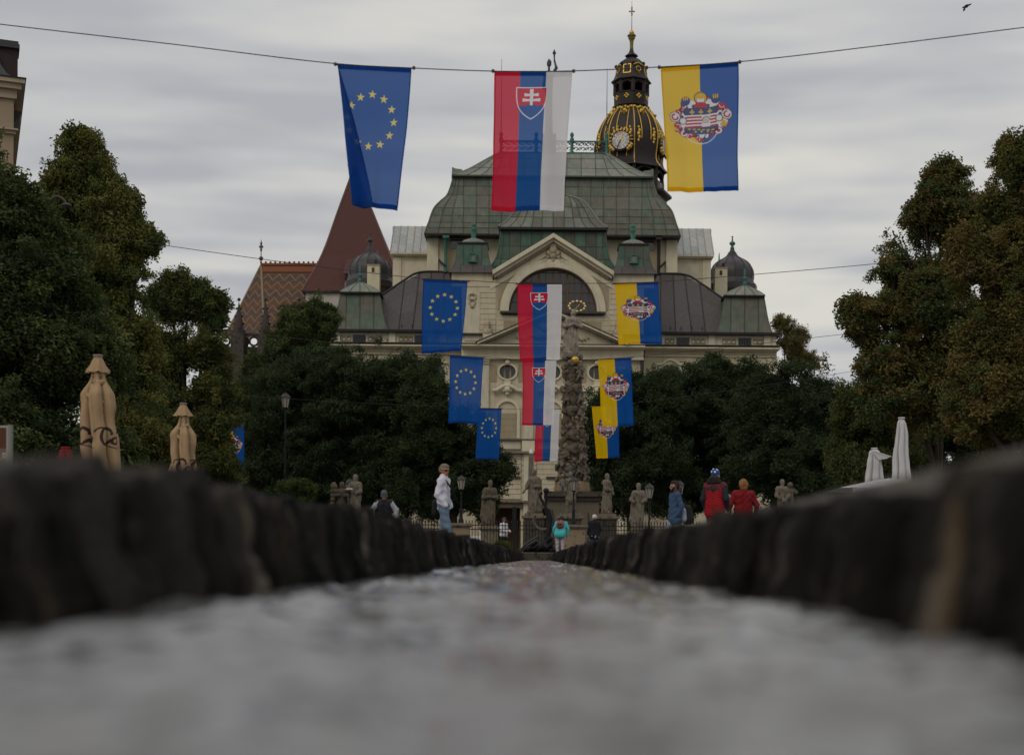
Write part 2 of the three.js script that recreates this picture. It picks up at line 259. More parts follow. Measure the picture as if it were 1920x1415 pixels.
{
  const G0 = 1047 - 0.15 * F / 128;                               // v of the paving there
  // --- wings: long wall, attic, cornices
  tp('wing_wall', merge([tbox(-422, -171, 652, G0, 128, 40), tbox(171, 422, 652, G0, 128, 40)]), wallCream);
  tp('attic_wall', merge([tbox(-420, -171, 624, 646, 128.3, 38), tbox(171, 420, 624, 646, 128.3, 38)]), trimCream);
  for (const s of [-1, 1]) {
    const o = (a, b) => s < 0 ? [-b, -a] : [a, b], tb = (a, b, ...r) => tbox(...o(a, b), ...r);
    tp('cornice', merge([tb(171, 426, 645, 648, 127.3, 2), tb(171, 429, 648, 650.5, 127.0, 2), tb(171, 424, 650.5, 655, 127.6, 1)]), trimCream);
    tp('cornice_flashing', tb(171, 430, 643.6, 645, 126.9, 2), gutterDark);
    tp('eaves_gutter', tb(171, 426, 619.5, 624, 127.7, 3), gutterDark);
    tp('frieze_moulding', tb(171, 423, 664, 666, 127.8, 1), trimCream);
    for (const c of [246, 362]) { tp('attic_window', tb(c - 12.5, c + 12.5, 630, 643, 128.27, 0.2), glassDark); for (let k = -3; k <= 3; k++) tp('attic_window_bar', tb(c + k * 3.2 - 0.5, c + k * 3.2 + 0.5, 630, 643, 128.1, 0.08), gutterDark);
      for (const q of [-29, 29]) for (let k = -1; k <= 1; k++) { const cx = c * s + q + k * 9; if (Math.abs(cx) > 408 || Math.abs(cx) < 180) continue; const rg = new THREE.TorusGeometry(0.17, 0.045, 5, 12).translate(tx(cx, 128), ty(636.5, 128), -128.26), fr = merge([tbox(cx - 4.2, cx + 4.2, 632, 632.9, 128.2, 0.2), tbox(cx - 4.2, cx + 4.2, 640.4, 641.3, 128.2, 0.2)]); tp('relief_panel', merge([rg, fr]), wallTaupe); } }
    for (const c of [205, 300, 404]) tp('attic_pilaster', tb(c - 6, c + 6, 624.5, 645, 128.1, 0.3), trimCream);
    // round-headed windows with eyebrow hoods in the wing wall
    for (const c of [222, 292, 362]) {
      const cx = tx(s * c, 127.9), yb = ty(760, 128), yt = ty(703, 128);
      tp('window_surround', extrude([[cx - 1.5, yb], ...arcPts(cx, yt, 1.5, Math.PI, 0, 14), [cx + 1.5, yb]], 0.25, -127.78, [[[cx - 1.05, yb + 0.05], ...arcPts(cx, yt, 1.05, Math.PI, 0, 14), [cx + 1.05, yb + 0.05]].reverse()]), trimCream);
      tp('window_glass', extrude([[cx - 1.04, yb], ...arcPts(cx, yt, 1.04, Math.PI, 0, 14), [cx + 1.04, yb]], 0.05, -127.92), glassDark);
      tp('window_hood', tube([V(cx - 1.25, ty(682, 128), -127.75), V(cx - 0.75, ty(681, 128), -127.7), V(cx - 0.35, ty(675, 128), -127.7), V(cx, ty(673, 128), -127.7), V(cx + 0.35, ty(675, 128), -127.7), V(cx + 0.75, ty(681, 128), -127.7), V(cx + 1.25, ty(682, 128), -127.75)], 0.14, 6, 30), trimCream);
      for (let k = 0; k < 7; k++) tp('scroll_ornament', ball(cx + Math.cos(k * 0.9) * 0.4, ty(686, 128) + Math.sin(k * 1.3) * 0.2, -127.85, 0.15, 8), wallTaupe);
      for (const q of [35]) if (c * 1 + q < 405) { tp('wall_panel', tbox(s * (c + q) - 6, s * (c + q) + 6, 670, 760, 127.93, 0.3), wallPale); tp('cartouche', merge([ball(tx(s * (c + q), 128), ty(682, 128), -127.9, 0.26, 9), ball(tx(s * (c + q), 128), ty(688, 128), -127.9, 0.17, 8)]), wallTaupe); }
    }
    // corner quoins
    for (let k = 0; k < 16; k++) tp('quoin', tb(404, 424, 668 + k * 22, 668 + k * 22 + 20, 127.85, 0.4), trimCream);
    // --- wing roofs: dark sheets
    const W = (u, v, d) => V(tx(s * u, d), ty(v, d), -d);
    const roof = tp('wing_roof', tbox(...o(175, 240), 530, 560, 137, 8), brownRoof[0]);
    const eL = [174, 204, 232, 262, 288, 316], tL = [174, 203, 227, 249, 277, 318];
    const topV = [513, 513, 513, 514.5, 530, 556], topD = [134, 134, 134, 134, 133, 131];
    for (let k = 0; k < 5; k++) for (let m = 0; m < 3; m++) {
      const q = (i, t) => { const a = W(eL[i], 621, 128.2), b = W(tL[i], topV[i], topD[i]); return a.lerp(b, t); };
      const t0 = m / 3, t1 = (m + 1) / 3, pts = [q(k, t0), q(k + 1, t0), q(k + 1, t1), q(k, t1)], g = new THREE.BufferGeometry().setFromPoints(pts); g.setIndex(s > 0 ? [0, 1, 2, 0, 2, 3] : [0, 2, 1, 0, 3, 2]); g.computeVertexNormals(); g.translate(0, 0, rr(0, 0.02));
      g.setAttribute('uv', new THREE.Float32BufferAttribute(8, 2)); part(roof, 'roof_sheet', metric(g), brownRoof[rnd() * 3 | 0]);
      if (m === 0) part(roof, 'seam', tube([q(k, 0), q(k, 0.5), q(k, 1)].map((p) => p.add(V(0, 0.02, 0.03))), 0.04, 5), gutterDark);
    }
    part(roof, 'ridge_flashing', tube([W(172, 512.5, 134), W(251, 513, 134), W(280, 529, 133), W(319, 555.5, 131)], 0.12, 6, 40), gutterDark);
    for (let k = 0; k < 6; k++) part(roof, 'snow_guard', box(tx(s * (182 + k * 20), 128.6) - 0.03, tx(s * (182 + k * 20), 128.6) + 0.03, ty(616, 128.6), ty(610, 128.6), -128.55, -128.4), gutterDark);
    if (s > 0) for (let k = 0; k < 6; k++) for (const q of [0, 8]) part(roof, 'roof_step', bar(W(182 + q, 545 + k * 12, 130.8), W(187 + q, 543 + k * 12, 130.8), 0.12), gutterDark);
    // flat part and rear mass that carries the roofs
    tp('roof_deck', tb(171, 316, 560, 622, 134.5, 30), brownRoof[1]);
    // --- corner pavilion: green truncated pyramid, pale cap, finial
    const pc = s * 361, pav = [[52, 620], [47, 606], [43, 590], [40, 574], [37.5, 560], [36, 552]];
    sheetRoof(theatre, pav, 127.9, 1, 5.2, 4, [[0, 2], [2, 5]], copper.slice(0, 4), { uc: pc, name: 'pavilion_roof', sideCols: 2, seam: 0.04, rib: 0.05 });
    tp('pavilion_eave', tbox(pc - 38.5, pc + 38.5, 549.5, 552.3, 128.3, 4.4), gutterDark);
    sheetRoof(theatre, [[38, 549.6], [30, 544], [20, 539], [10, 534.5], [4, 532]], 128.3, 1, 4.3, 4, [[0, 4]], copperPale, { uc: pc, name: 'pavilion_cap', sideCols: 2, seam: 0.03, rib: 0.04 });
    const fx = tx(pc, 130.3), fy = (v) => ty(v, 130.3);
    const fin = (v0, v1, w) => lathe([[0.05, fy(v0)], [w, fy(v0)], [w * 0.7, fy(lerp(v0, v1, 0.2))], [w * 0.45, fy(lerp(v0, v1, 0.28))], [w * 0.9, fy(lerp(v0, v1, 0.36))], [w * 0.9, fy(lerp(v0, v1, 0.42))], [w * 0.4, fy(lerp(v0, v1, 0.5))], [w * 0.7, fy(lerp(v0, v1, 0.6))], [w * 0.3, fy(lerp(v0, v1, 0.68))], [w * 0.62, fy(lerp(v0, v1, 0.78))], [w * 0.2, fy(lerp(v0, v1, 0.86))], [0.01, fy(v1)]], 10).translate(fx, 0, -130.3);
    tp('pavilion_finial', fin(533, 498, 0.26), verdigris);
    // --- upper side block with grey metal hip roof
    tp('side_block', tb(206, 297, 480, 545, 138, 16), wallCream); tp('side_block_quoin', tb(283, 298.5, 484, 545, 137.9, 0.5), trimCream); tp('side_block_panel', tb(222, 276, 492, 545, 137.9, 0.3), wallPale);
    tp('side_block_cornice', merge([tb(206, 302, 478, 481, 137.6, 16), tb(206, 304, 475.6, 478, 137.4, 16)]), trimCream);
    const sr = tp('side_roof', tb(225, 297, 470, 475.5, 138.4, 15), greyRoof[1]);
    for (let k = 0; k < 7; k++) { const u0 = lerp(304, 206, k / 7), u1 = lerp(304, 206, (k + 1) / 7), a = W(u0, 475.5, 137.4), b = W(u1, 475.5, 137.4), c = W(lerp(u1, 212, 0.06) - 2, 426, 141), e = W(lerp(u0, 212, 0.06) - 2, 426, 141);
      for (let m = 0; m < 3; m++) { const q = (p, r, t) => p.clone().lerp(r, t), g = new THREE.BufferGeometry().setFromPoints([q(a, e, m / 3), q(b, c, m / 3), q(b, c, (m + 1) / 3), q(a, e, (m + 1) / 3)]); g.setIndex(s > 0 ? [0, 2, 1, 0, 3, 2] : [0, 1, 2, 0, 2, 3]); g.computeVertexNormals(); g.setAttribute('uv', new THREE.Float32BufferAttribute(8, 2)); part(sr, 'roof_sheet', metric(g.translate(0, 0, rr(0, 0.02))), greyRoof[rnd() * 3 | 0]); }
      part(sr, 'seam', tube([a.clone(), a.clone().lerp(e, 0.5), e.clone()].map((p) => p.add(V(0, 0.02, 0.04))), 0.035, 5), greyRoof[1]); }
    tp('side_roof_back', tb(212, 299, 427, 476, 141.2, 12), greyRoof[1]);
    // --- drum under the great dome
    tp('drum_window', tb(168, 191, 450, 468, 134.5, 0.2), glassDark); tp('drum_panel', tb(160, 200, 446, 512, 134.55, 0.2), wallTaupe); tp('drum_quoin', tb(214, 235, 445, 512, 134.5, 0.3), trimCream);
    tp('downpipe', tube([W(200, 441, 133.4), W(200, 470, 133.9), W(200, 512, 133.9)], 0.16, 8), s > 0 ? gutterDark : verdigris); tp('downpipe_hopper', tb(194, 206, 440, 447, 133.2, 0.6), s > 0 ? gutterDark : verdigris);
    tp('side_pipe', tube([W(201, 500, 133.7), W(208, 494, 134), W(216, 482, 136.5)], 0.12, 6), gutterDark);
    // --- rear cupolas, onion shaped and dark, and chimneys
    const cu = s * 340, dd = 152, cy = (v) => ty(v, dd), m = dd / F;
    const on = [[47, 545], [47, 533], [44, 531], [40, 522], [40.5, 512], [39, 503], [34, 494], [26, 487], [17, 482], [10, 477], [6, 470], [3.5, 464], [3, 462]].map(([r, v]) => [r * m, cy(v)]);
    const dome = part(theatre, 'rear_cupola', toCreasedNormals(lathe(on, 12), 0.35).translate(tx(cu, dd), 0, -dd), lead);
    part(dome, 'finial', lathe([[0.25, cy(463)], [0.12, cy(458)], [0.32, cy(455)], [0.32, cy(452)], [0.1, cy(449)], [0.05, cy(442)], [0.14, cy(441)], [0.01, cy(439)]], 8).translate(tx(cu, dd), 0, -dd), s > 0 ? verdigris : lead);
    for (let k = 0; k < 12; k++) { const a = k / 12 * Math.PI * 2; part(dome, 'rib', tube(on.slice(3, 11).map(([r, y]) => V(tx(cu, dd) + Math.sin(a) * r, y, -dd + Math.cos(a) * r)), 0.06, 4, 16), lead); }
    tp('rear_cupola_drum', cyl(tx(cu, dd), 0, cy(540), -dd, 44 * m, 44 * m, 16), lead);
    tp('second_finial', lathe([[0.3, cy(492)], [0.14, cy(484)], [0.36, cy(481)], [0.1, cy(476)], [0.05, cy(462)], [0.01, cy(459)]], 8).translate(tx(cu + (s > 0 ? -18 : 8), dd), 0, -dd - 3), verdigris);
    const ch = s > 0 ? 319 : -334, chim = tp('chimney', tbox(ch - 11.5, ch + 11.5, 500, 560, 146, 1.1), trimCream);
    part(chim, 'chimney_cap', metric(tbox(ch - 12.5, ch + 12.5, 497.6, 500.2, 145.95, 1.2)), wallTaupe); part(chim, 'chimney_opening', metric(tbox(ch - 3, ch + 2, 504, 513, 145.98, 0.1)), oak); part(chim, 'chimney_pot', cyl(tx(ch + 4, 146.5), ty(498, 146.5), ty(490, 146.5), -146.5, 0.14, 0.12, 8), gutterDark);
    tp('rear_block', tb(290, 372, 590, 660, 140, 25), wallCream);
  }
  tp('rear_mass', tbox(-300, 300, 545, G0 - 20, 137, 40), wallCream);
  tp('drum_wall', tbox(-235, 235, 441, 560, 134.7, 24), wallCream);
  tp('dome_gutter', merge([tbox(-241, 241, 438.6, 442, 133.2, 26), tbox(-238, 238, 442, 444.5, 133.8, 25)]), gutterDark);
  const mr = [[0, 1], [1, 2], [2, 3], [3, 4], [4, 6], [6, 7], [7, 8]];
  sheetRoof(theatre, [[239, 438.6], [236, 428], [232, 418], [228, 405], [222, 391], [211, 379], [198, 367], [191, 350], [186, 331]], 133.4, 1, 25, 20, mr, copper, { name: 'great_dome', sideCols: 6 });
  tp('dome_ledge', tbox(-190, 190, 328.6, 331.4, 135.6, 21), copperSeam);
  sheetRoof(theatre, [[187, 328.6], [168, 322.5], [152, 315], [136, 306], [120, 297], [108, 290.5], [100, 288]], 135.8, 1, 20, 14, [[0, 2], [2, 4], [4, 6]], copperPale, { name: 'dome_crown', sideCols: 5 });
  for (const s of [-1, 1]) tp('corner_acroterion', extrude([[tx(s * 191, 136.4), ty(331, 136.4)], [tx(s * 190, 136.4), ty(310, 136.4)], [tx(s * 183, 136.4), ty(313, 136.4)], [tx(s * 172, 136.4), ty(314, 136.4)], [tx(s * 160, 136.4), ty(331, 136.4)]], 0.4, -137.2), copperPale[0]);
  // roof terrace railing with iron scrollwork
  const rd = 140.5, m = rd / F, railing = tp('roof_railing', merge([tbox(-100, 104, 263, 265.5, rd, 0.15), tbox(-100, 104, 284.5, 287, rd, 0.15)]), verdigris);
  const posts = [-97, -31, 36, 101];
  for (const u of posts) { const x = tx(u, rd); part(railing, 'post', lathe([[0.24, ty(291, rd)], [0.24, ty(285, rd)], [0.15, ty(283, rd)], [0.15, ty(268, rd)], [0.22, ty(266, rd)], [0.22, ty(260, rd)], [0.11, ty(258, rd)], [0.2, ty(254, rd)], [0.2, ty(251, rd)], [0.01, ty(247, rd)]], 10).translate(x, 0, -rd + 0.05), verdigris); }
  const scroll = (x, y, s, f) => tube(Array.from({ length: 11 }, (_, i) => { const a = i / 10 * 5.2, r = s * (1 - i / 13); return V(x + f * Math.cos(a) * r, y + Math.sin(a) * r, -rd - 0.06); }), 0.045, 5, 22);
  for (let k = 0; k + 1 < posts.length; k++) { const n = 5; for (let i = 0; i < n; i++) { const x = tx(lerp(posts[k], posts[k + 1], (i + 0.5) / n), rd), y = ty(275, rd); part(railing, 'iron_scroll', merge([scroll(x - 0.1, y + 0.22, 0.27, 1), scroll(x + 0.1, y - 0.22, 0.27, -1), scroll(x + 0.25, y + 0.25, 0.2, -1), scroll(x - 0.25, y - 0.22, 0.2, 1)]), iron); } }
  for (const [u, v0] of [[101, 128], [-97, 112]]) part(railing, 'lightning_rod', cyl(tx(u, rd), ty(250, rd), ty(v0, rd), -rd + 0.05, 0.05, 0.02, 6), gutterDark);
  // statue holding up a torch on the roof
  { const x0 = tx(-8, rd), h = (v) => ty(v, rd + 2), b = [[0, h(250), 0, 0.42, 0, h(190), 0, 0.36], [0, h(190), 0, 0.34, 0, h(145), 0, 0.42], [-0.35, h(142), 0, 0.2, 0.3, h(142), 0, 0.2], [0, h(132), 0, 0.13, 0, h(126), 0, 0.13], [0, h(121), 0, 0.22, 0.02, h(117), 0, 0.24], [0, h(114), 0, 0.16, 0, h(111), 0, 0.08], [0.3, h(142), 0, 0.17, 0.72, h(128), 0.1, 0.15], [0.72, h(128), 0.1, 0.14, 0.55, h(113), 0.1, 0.1], [-0.35, h(142), 0, 0.17, -0.55, h(165), 0, 0.14]];
    const st = part(theatre, 'torch_bearer_statue', fleshy(b, 0.06, 0.1, (x, y) => 0.02 * Math.sin(x * 30 + y * 3)).translate(x0, 0, -rd - 2), M([0.075, 0.078, 0.076], { roughness: 0.5 }));
    part(st, 'torch', merge([cyl(x0 + 0.52, h(118), h(102), -rd - 1.9, 0.05, 0.09, 8), lathe([[0.09, h(103)], [0.2, h(100)], [0.12, h(97)], [0.02, h(93)]], 8).translate(x0 + 0.52, 0, -rd - 1.9)]), M([0.06, 0.065, 0.06])); tp('statue_base', tbox(-20, 6, 250, 289, rd + 1, 2), copperSeam); }
  // --- front dome behind the pediment
  sheetRoof(theatre, [[122, 511], [116, 500], [107, 486], [101, 462], [98, 434]], 126, 0.6, 12, 12, [[0, 1], [1, 2], [2, 3], [3, 4]], copperTeal, { name: 'front_roof', sideCols: 3 });
  tp('front_ledge', merge([tbox(-101, 101, 425.5, 430, 126.2, 11), tbox(-99, 99, 430, 434, 126.6, 10)]), gutterDark);
  sheetRoof(theatre, [[103, 425.5], [89, 416], [81, 407], [75, 398], [68, 388], [60, 379], [47, 371], [30, 367.5]], 126.3, 0.6, 8, 10, [[0, 2], [2, 4], [4, 7]], [copperPale[1], copperPale[3], copper[2], copper[4]], { name: 'front_cupola', sideCols: 3 });
  // --- turrets either side of the pediment
  for (const s of [-1, 1]) { const c = s * 151.5, d = 122;
    tp('turret_block', tbox(c - 39, c + 38, 511.5, 538, d - 0.06, 4), wallCream);
    sheetRoof(theatre, [[45, 511.5], [39, 505], [34.5, 498]], d - 0.4, 1, 4.2, 4, [[0, 2]], brownRoof, { uc: c, name: 'turret_skirt', sideCols: 2, seam: 0.03, rib: 0.04 });
    sheetRoof(theatre, [[34.5, 498], [31, 485], [28.5, 470], [26.5, 457]], d + 0.08, 1, 3.2, 4, [[0, 1], [1, 3]], copperTeal, { uc: c, name: 'turret_roof', sideCols: 2, seam: 0.03, rib: 0.04 });
    tp('turret_eave', tbox(c - 28.5, c + 28.5, 454.5, 457.4, d + 0.3, 2.8), gutterDark);
    tp('turret_cap', new THREE.SphereGeometry(1.22, 14, 8, 0, Math.PI * 2, 0, Math.PI / 2).scale(1, 0.52, 1).translate(tx(c, d), ty(454.5, d), -d - 1.65), copperPale[3]);
    const y = (v) => ty(v, d); tp('turret_finial', lathe([[0.3, y(443)], [0.3, y(440)], [0.18, y(437)], [0.26, y(432)], [0.12, y(429)], [0.24, y(424)], [0.24, y(421)], [0.12, y(419)], [0.22, y(416)], [0.22, y(413)], [0.01, y(409)]], 10).translate(tx(c, d), 0, -d - 1.65), verdigris);
    tp('turret_hatch', merge([tbox(c - 7, c + 7, 475, 477, d - 0.05, 0.8), tbox(c - 7, c - 4.5, 477, 491, d - 0.05, 0.8), tbox(c + 4.5, c + 7, 477, 491, d - 0.05, 0.8), tbox(c - 8, c + 8, 489, 492, d - 0.1, 0.8)]), verdigris); tp('turret_hatch_glass', tbox(c - 4.5, c + 4.5, 477, 489, d + 0.05, 0.4), copperPale[0]); }
}
{ // --- central front: wall with openings, great lunette window, two gables
  const d = 122, X = (u) => tx(u, d), Y = (v) => ty(v, d), m = d / F, z = -d, G = Y(1047) + 0.15;
  const R = 83 * m, cy = Y(585), oval = (u) => arcPts(X(u), Y(697.5), 15.5 * m, 0, Math.PI * 2, 22, 13.5 * m).slice(0, 22).reverse();
  const arch = [[X(0) - R, cy], ...arcPts(X(0), cy, R, Math.PI, 0, 36)].reverse();
  const doors = [-84, 0, 84].map((u) => [[X(u - 26), 0.03], [X(u - 26), Y(952)], [X(u + 26), Y(952)], [X(u + 26), 0.03]]);
  tp('front_wall', extrude([[X(-171), 0], [X(171), 0], [X(171), Y(530)], [X(118), Y(530)], [X(0), Y(455)], [X(-118), Y(530)], [X(-171), Y(530)]], 0.9, z, [arch, oval(-84), oval(0), oval(84), ...doors]), wallCream);
  tp('front_backing', tbox(-170, 170, 540, 1043, d + 3, 10), wallCream);
  for (const u of [-84, 0, 84]) { tp('door_reveal', merge([tbox(u - 27, u - 26, 951, 1043, d + 0.9, 2), tbox(u + 26, u + 27, 951, 1043, d + 0.9, 2), tbox(u - 27, u + 27, 949, 951, d + 0.9, 2)]), wallTaupe); const dr = tp('door', tbox(u - 26, u + 26, 951, 1043, d + 2.6, 0.15), oak); for (const s of [-1, 1]) for (let k = 0; k < 3; k++) part(dr, 'door_panel', metric(tbox(u + s * 13 - 9, u + s * 13 + 9, 957 + k * 28, 980 + k * 28, d + 2.54, 0.1)), oak); part(dr, 'handle', metric(tbox(u + 2, u + 3.2, 1000, 1010, d + 2.45, 0.1)), gold); }
  // archivolt, sill, spandrel panels
  tp('archivolt', extrude([...arcPts(X(0), cy, 99 * m, Math.PI, 0, 40), ...arcPts(X(0), cy, 83.2 * m, 0, Math.PI, 40)], 0.3, z + 0.22), trimCream);
  tp('archivolt_moulding', extrude([...arcPts(X(0), cy, 87.5 * m, Math.PI, 0, 40), ...arcPts(X(0), cy, 82.8 * m, 0, Math.PI, 40)], 0.3, z + 0.3), wallPale);
  tp('lunette_sill', merge([tbox(-99, 99, 583, 587, d - 0.45, 0.5), tbox(-95, 95, 587, 590, d - 0.25, 0.3)]), plinthDark);
  for (const s of [-1, 1]) tp('spandrel_panel', extrude([[X(s * 104), cy + 0.2], [X(s * 104), Y(530)], [X(s * 86), Y(519)], ...arcPts(X(0), cy, 101 * m, s < 0 ? Math.PI - 0.78 : 0.78, s < 0 ? Math.PI - 0.03 : 0.03, 12)], 0.06, z + 0.06), wallTaupe);
  // lunette glazing: panes and bars
  const lun = tp('lunette_window', extrude([...arcPts(X(0), cy, 84 * m, Math.PI, 0, 40), ...arcPts(X(0), cy, 79.5 * m, 0, Math.PI, 40)], 0.16, z - 0.4), timber);
  const nu = 12, us = Array.from({ length: nu + 1 }, (_, i) => -80 + 160 * i / nu), vs = [585, 566.5, 548, 529.5, 511, 500];
  for (let i = 0; i < nu; i++) for (let j = 0; j < 5; j++) { const nearU = Math.min(Math.abs(us[i]), Math.abs(us[i + 1])); if (Math.hypot(nearU, 585 - vs[j]) > 79) continue;
    const g = tbox(us[i] + 0.6, us[i + 1] - 0.6, vs[j + 1] + 0.6, vs[j] - 0.6, d + 0.5, 0.03); g.rotateY(0); part(lun, 'pane', metric(g), glassDark); }
  for (let i = 0; i <= nu; i++) { const h = Math.sqrt(Math.max(0, 81 * 81 - us[i] * us[i])); if (h < 3) continue; const w = i === 4 || i === 8 ? 2.2 : i === 6 || i === 2 || i === 10 ? 1.3 : 0.75; part(lun, 'glazing_bar', metric(tbox(us[i] - w, us[i] + w, 585 - h, 585, d + 0.42 - w * 0.05, 0.2)), timber); }
  for (const v of vs.slice(1, 5)) { const h = Math.sqrt(Math.max(0, 81 * 81 - (585 - v) ** 2)); part(lun, 'glazing_bar', metric(tbox(-h, h, v - 0.7, v + 0.7, d + 0.44, 0.16)), timber); }
  // gable: raking cornices
  const rake = (u0, v0, u1, v1, t, zf, dep) => extrude([[X(u0), Y(v0)], [X(u1), Y(v1)], [X(u1), Y(v1 + t)], [X(u0), Y(v0 + t)]].reverse(), dep, zf);
  for (const s of [-1, 1]) { const f = (a, b, c, e, ...r) => s < 0 ? rake(-c, e, -a, b, ...r) : rake(a, b, c, e, ...r);
    tp('gable_cornice', f(0, 441, 113, 511, 8, z + 0.95, 1.8), trimCream); tp('gable_cornice_lower', f(0, 449, 110, 517.5, 6, z + 0.6, 1.2), wallPale); tp('gable_moulding', f(0, 455.2, 104, 519.5, 4, z + 0.32, 0.7), wallTaupe);
    tp('gable_band', f(0, 464, 118, 536, 8, z + 0.1, 0.3), trimCream);
    // garland of fruit below the gable
    for (let k = 0; k < 16; k++) { const t = k / 15, u = s * lerp(12, 56, t), v = lerp(487, 507, Math.pow(t, 0.8)) + 1.5 * Math.sin(k * 1.9); tp('garland_fruit', new THREE.SphereGeometry(lerp(0.16, 0.09, t), 7, 5).translate(X(u), Y(v), z + 0.1), ornament); }
    // giant side panels, medallions, courses
    tp('side_panel', tbox(s * 151 - 14, s * 151 + 14, 548, 640, d - 0.05, 0.06), wallPale);
    tp('medallion', merge([new THREE.TorusGeometry(0.3, 0.09, 6, 14).translate(X(s * 151), Y(558), z + 0.08), new THREE.TorusGeometry(0.24, 0.09, 6, 14).translate(X(s * 151), Y(568), z + 0.08), ball(X(s * 151), Y(575), z + 0.06, 0.2, 8), ball(X(s * 151), Y(552), z + 0.06, 0.17, 8)]), ornament);
    for (let k = 0; k < 11; k++) { const v0 = 540 + k * 10; tp('stone_course', tbox(...(s < 0 ? [-136, -107] : [107, 136]), v0, v0 + 9.1, d - 0.07, 0.09), wallCream); }
    tp('frieze_panel', tbox(s * 74 - 18, s * 74 + 18, 602, 622, d - 0.05, 0.06), wallTaupe);
    for (let k = 0; k < 6; k++) tp('stone_course', tbox(...(s < 0 ? [-104, -60] : [60, 104]), 592 + k * 9.3, 600.4 + k * 9.3, d - 0.03, 0.05), wallCream);
    // urn
    const ux = X(s * 122), y = Y; tp('urn_pedestal', tbox(s * 122 - 9, s * 122 + 9, 626, 645, d - 0.7, 0.8), trimCream);
    tp('urn', lathe([[0.42, y(628)], [0.46, y(624)], [0.34, y(620)], [0.12, y(618)], [0.22, y(612)], [0.24, y(607)], [0.14, y(603)], [0.04, y(601)]], 12).translate(ux, 0, z + 0.35), ornament);
    // attic string course and main entablature
    tp('upper_string', tbox(...(s < 0 ? [-174, -108] : [108, 174]), 625, 628, d - 0.35, 0.5), plinthDark);
    // porch gable
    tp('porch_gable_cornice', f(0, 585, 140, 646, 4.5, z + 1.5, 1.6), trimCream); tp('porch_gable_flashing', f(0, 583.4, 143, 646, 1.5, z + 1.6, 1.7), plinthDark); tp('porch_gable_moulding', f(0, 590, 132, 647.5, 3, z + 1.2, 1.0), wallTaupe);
    for (let k = 0; k < 9; k++) tp('tympanum_scroll', new THREE.SphereGeometry(0.19 - k * 0.012, 7, 5).translate(X(s * (18 + k * 6)), Y(632 + 3 * Math.sin(k * 1.3) + k * 0.7), z + 0.75), wallTaupe);
  }
  tp('keystone_cartouche', merge([ball(X(0), Y(470), z + 0.15, 0.42, 10), ball(X(-8), Y(475), z + 0.12, 0.3, 8), ball(X(8), Y(475), z + 0.12, 0.3, 8), ball(X(0), Y(480), z + 0.12, 0.34, 9), ball(X(0), Y(462), z + 0.15, 0.3, 8), box(X(-6), X(6), Y(464), Y(461), z, z + 0.4), ball(X(0), Y(488), z + 0.12, 0.2, 8), ball(X(-10), Y(482), z + 0.1, 0.2, 7), ball(X(10), Y(482), z + 0.1, 0.2, 7)]), ornament);
  tp('tympanum', extrude([[X(-126), Y(646)], [X(126), Y(646)], [X(0), Y(591)]], 0.5, z + 0.6), wallCream);
  tp('tympanum_relief', merge(Array.from({ length: 14 }, (_, k) => ball(X(-22 + (k % 7) * 7.4), Y(612 + (k / 7 | 0) * 16 + 4 * Math.sin(k)), z + 0.7, 0.3 + 0.1 * Math.sin(k * 2.1), 8))), ornament);
  tp('entablature', merge([tbox(-174, 174, 645.5, 649, d - 1.3, 1.5), tbox(-172, 172, 649, 652.5, d - 0.9, 1.1), tbox(-171, 171, 652.5, 671, d - 0.35, 0.5), tbox(-172, 172, 671, 673, d - 0.5, 0.6)]), trimCream);
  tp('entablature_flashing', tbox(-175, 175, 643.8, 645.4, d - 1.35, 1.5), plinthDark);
  // pilasters, oval windows, hoods, blind arches, ground floor courses
  for (const u of [-128, -44, 44, 128]) { tp('pilaster', tbox(u - 9, u + 9, 683, 826, d - 0.25, 0.3), wallPale); tp('pilaster_capital', merge([tbox(u - 11, u + 11, 673.2, 678, d - 0.42, 0.5), tbox(u - 10, u + 10, 678, 683, d - 0.36, 0.4)]), ornament); tp('pilaster_base', tbox(u - 12, u + 12, 826, 846, d - 0.45, 0.5), trimCream);
    tp('ground_pilaster', tbox(u - 8, u + 8, 850, 1042, d - 0.35, 0.45), wallPale); }
  for (const u of [-84, 0, 84]) {
    const o = (r, q) => arcPts(X(u), Y(697.5), r * m, 0, Math.PI * 2, 26, q * m).slice(0, 26);
    const w = tp('oval_window', extrude(o(19, 16.5), 0.3, z + 0.16, [o(15.2, 13.2).reverse()]), trimCream);
    part(w, 'pane', metric(tbox(u - 16, u + 16, 683, 712, d + 0.45, 0.05)), glassDark); for (const q of [-5.4, 5.4]) part(w, 'mullion', metric(tbox(u + q - 1.6, u + q + 1.6, 684, 711, d + 0.3, 0.14)), wallTaupe);
    tp('window_panel', tbox(u - 31, u - 20, 684, 717, d - 0.03, 0.05), wallTaupe); tp('window_panel', tbox(u + 20, u + 31, 684, 717, d - 0.03, 0.05), wallTaupe);
    tp('window_keystone', merge([ball(X(u), Y(680), z + 0.15, 0.26, 8), tbox(u - 6, u + 6, 714, 720, d - 0.25, 0.3)]), trimCream);
    tp('curved_hood', tube([[-28, 733], [-20, 733], [-14, 729], [-8, 725.5], [0, 724], [8, 725.5], [14, 729], [20, 733], [28, 733]].map(([q, v]) => V(X(u + q), Y(v), z + 0.35)), 0.17, 6, 36), trimCream);
    tp('hood_mask', merge([ball(X(u), Y(731), z + 0.3, 0.3, 9), ball(X(u), Y(738), z + 0.22, 0.2, 8), ball(X(u - 6), Y(733), z + 0.2, 0.18, 7), ball(X(u + 6), Y(733), z + 0.2, 0.18, 7)]), trimCream);
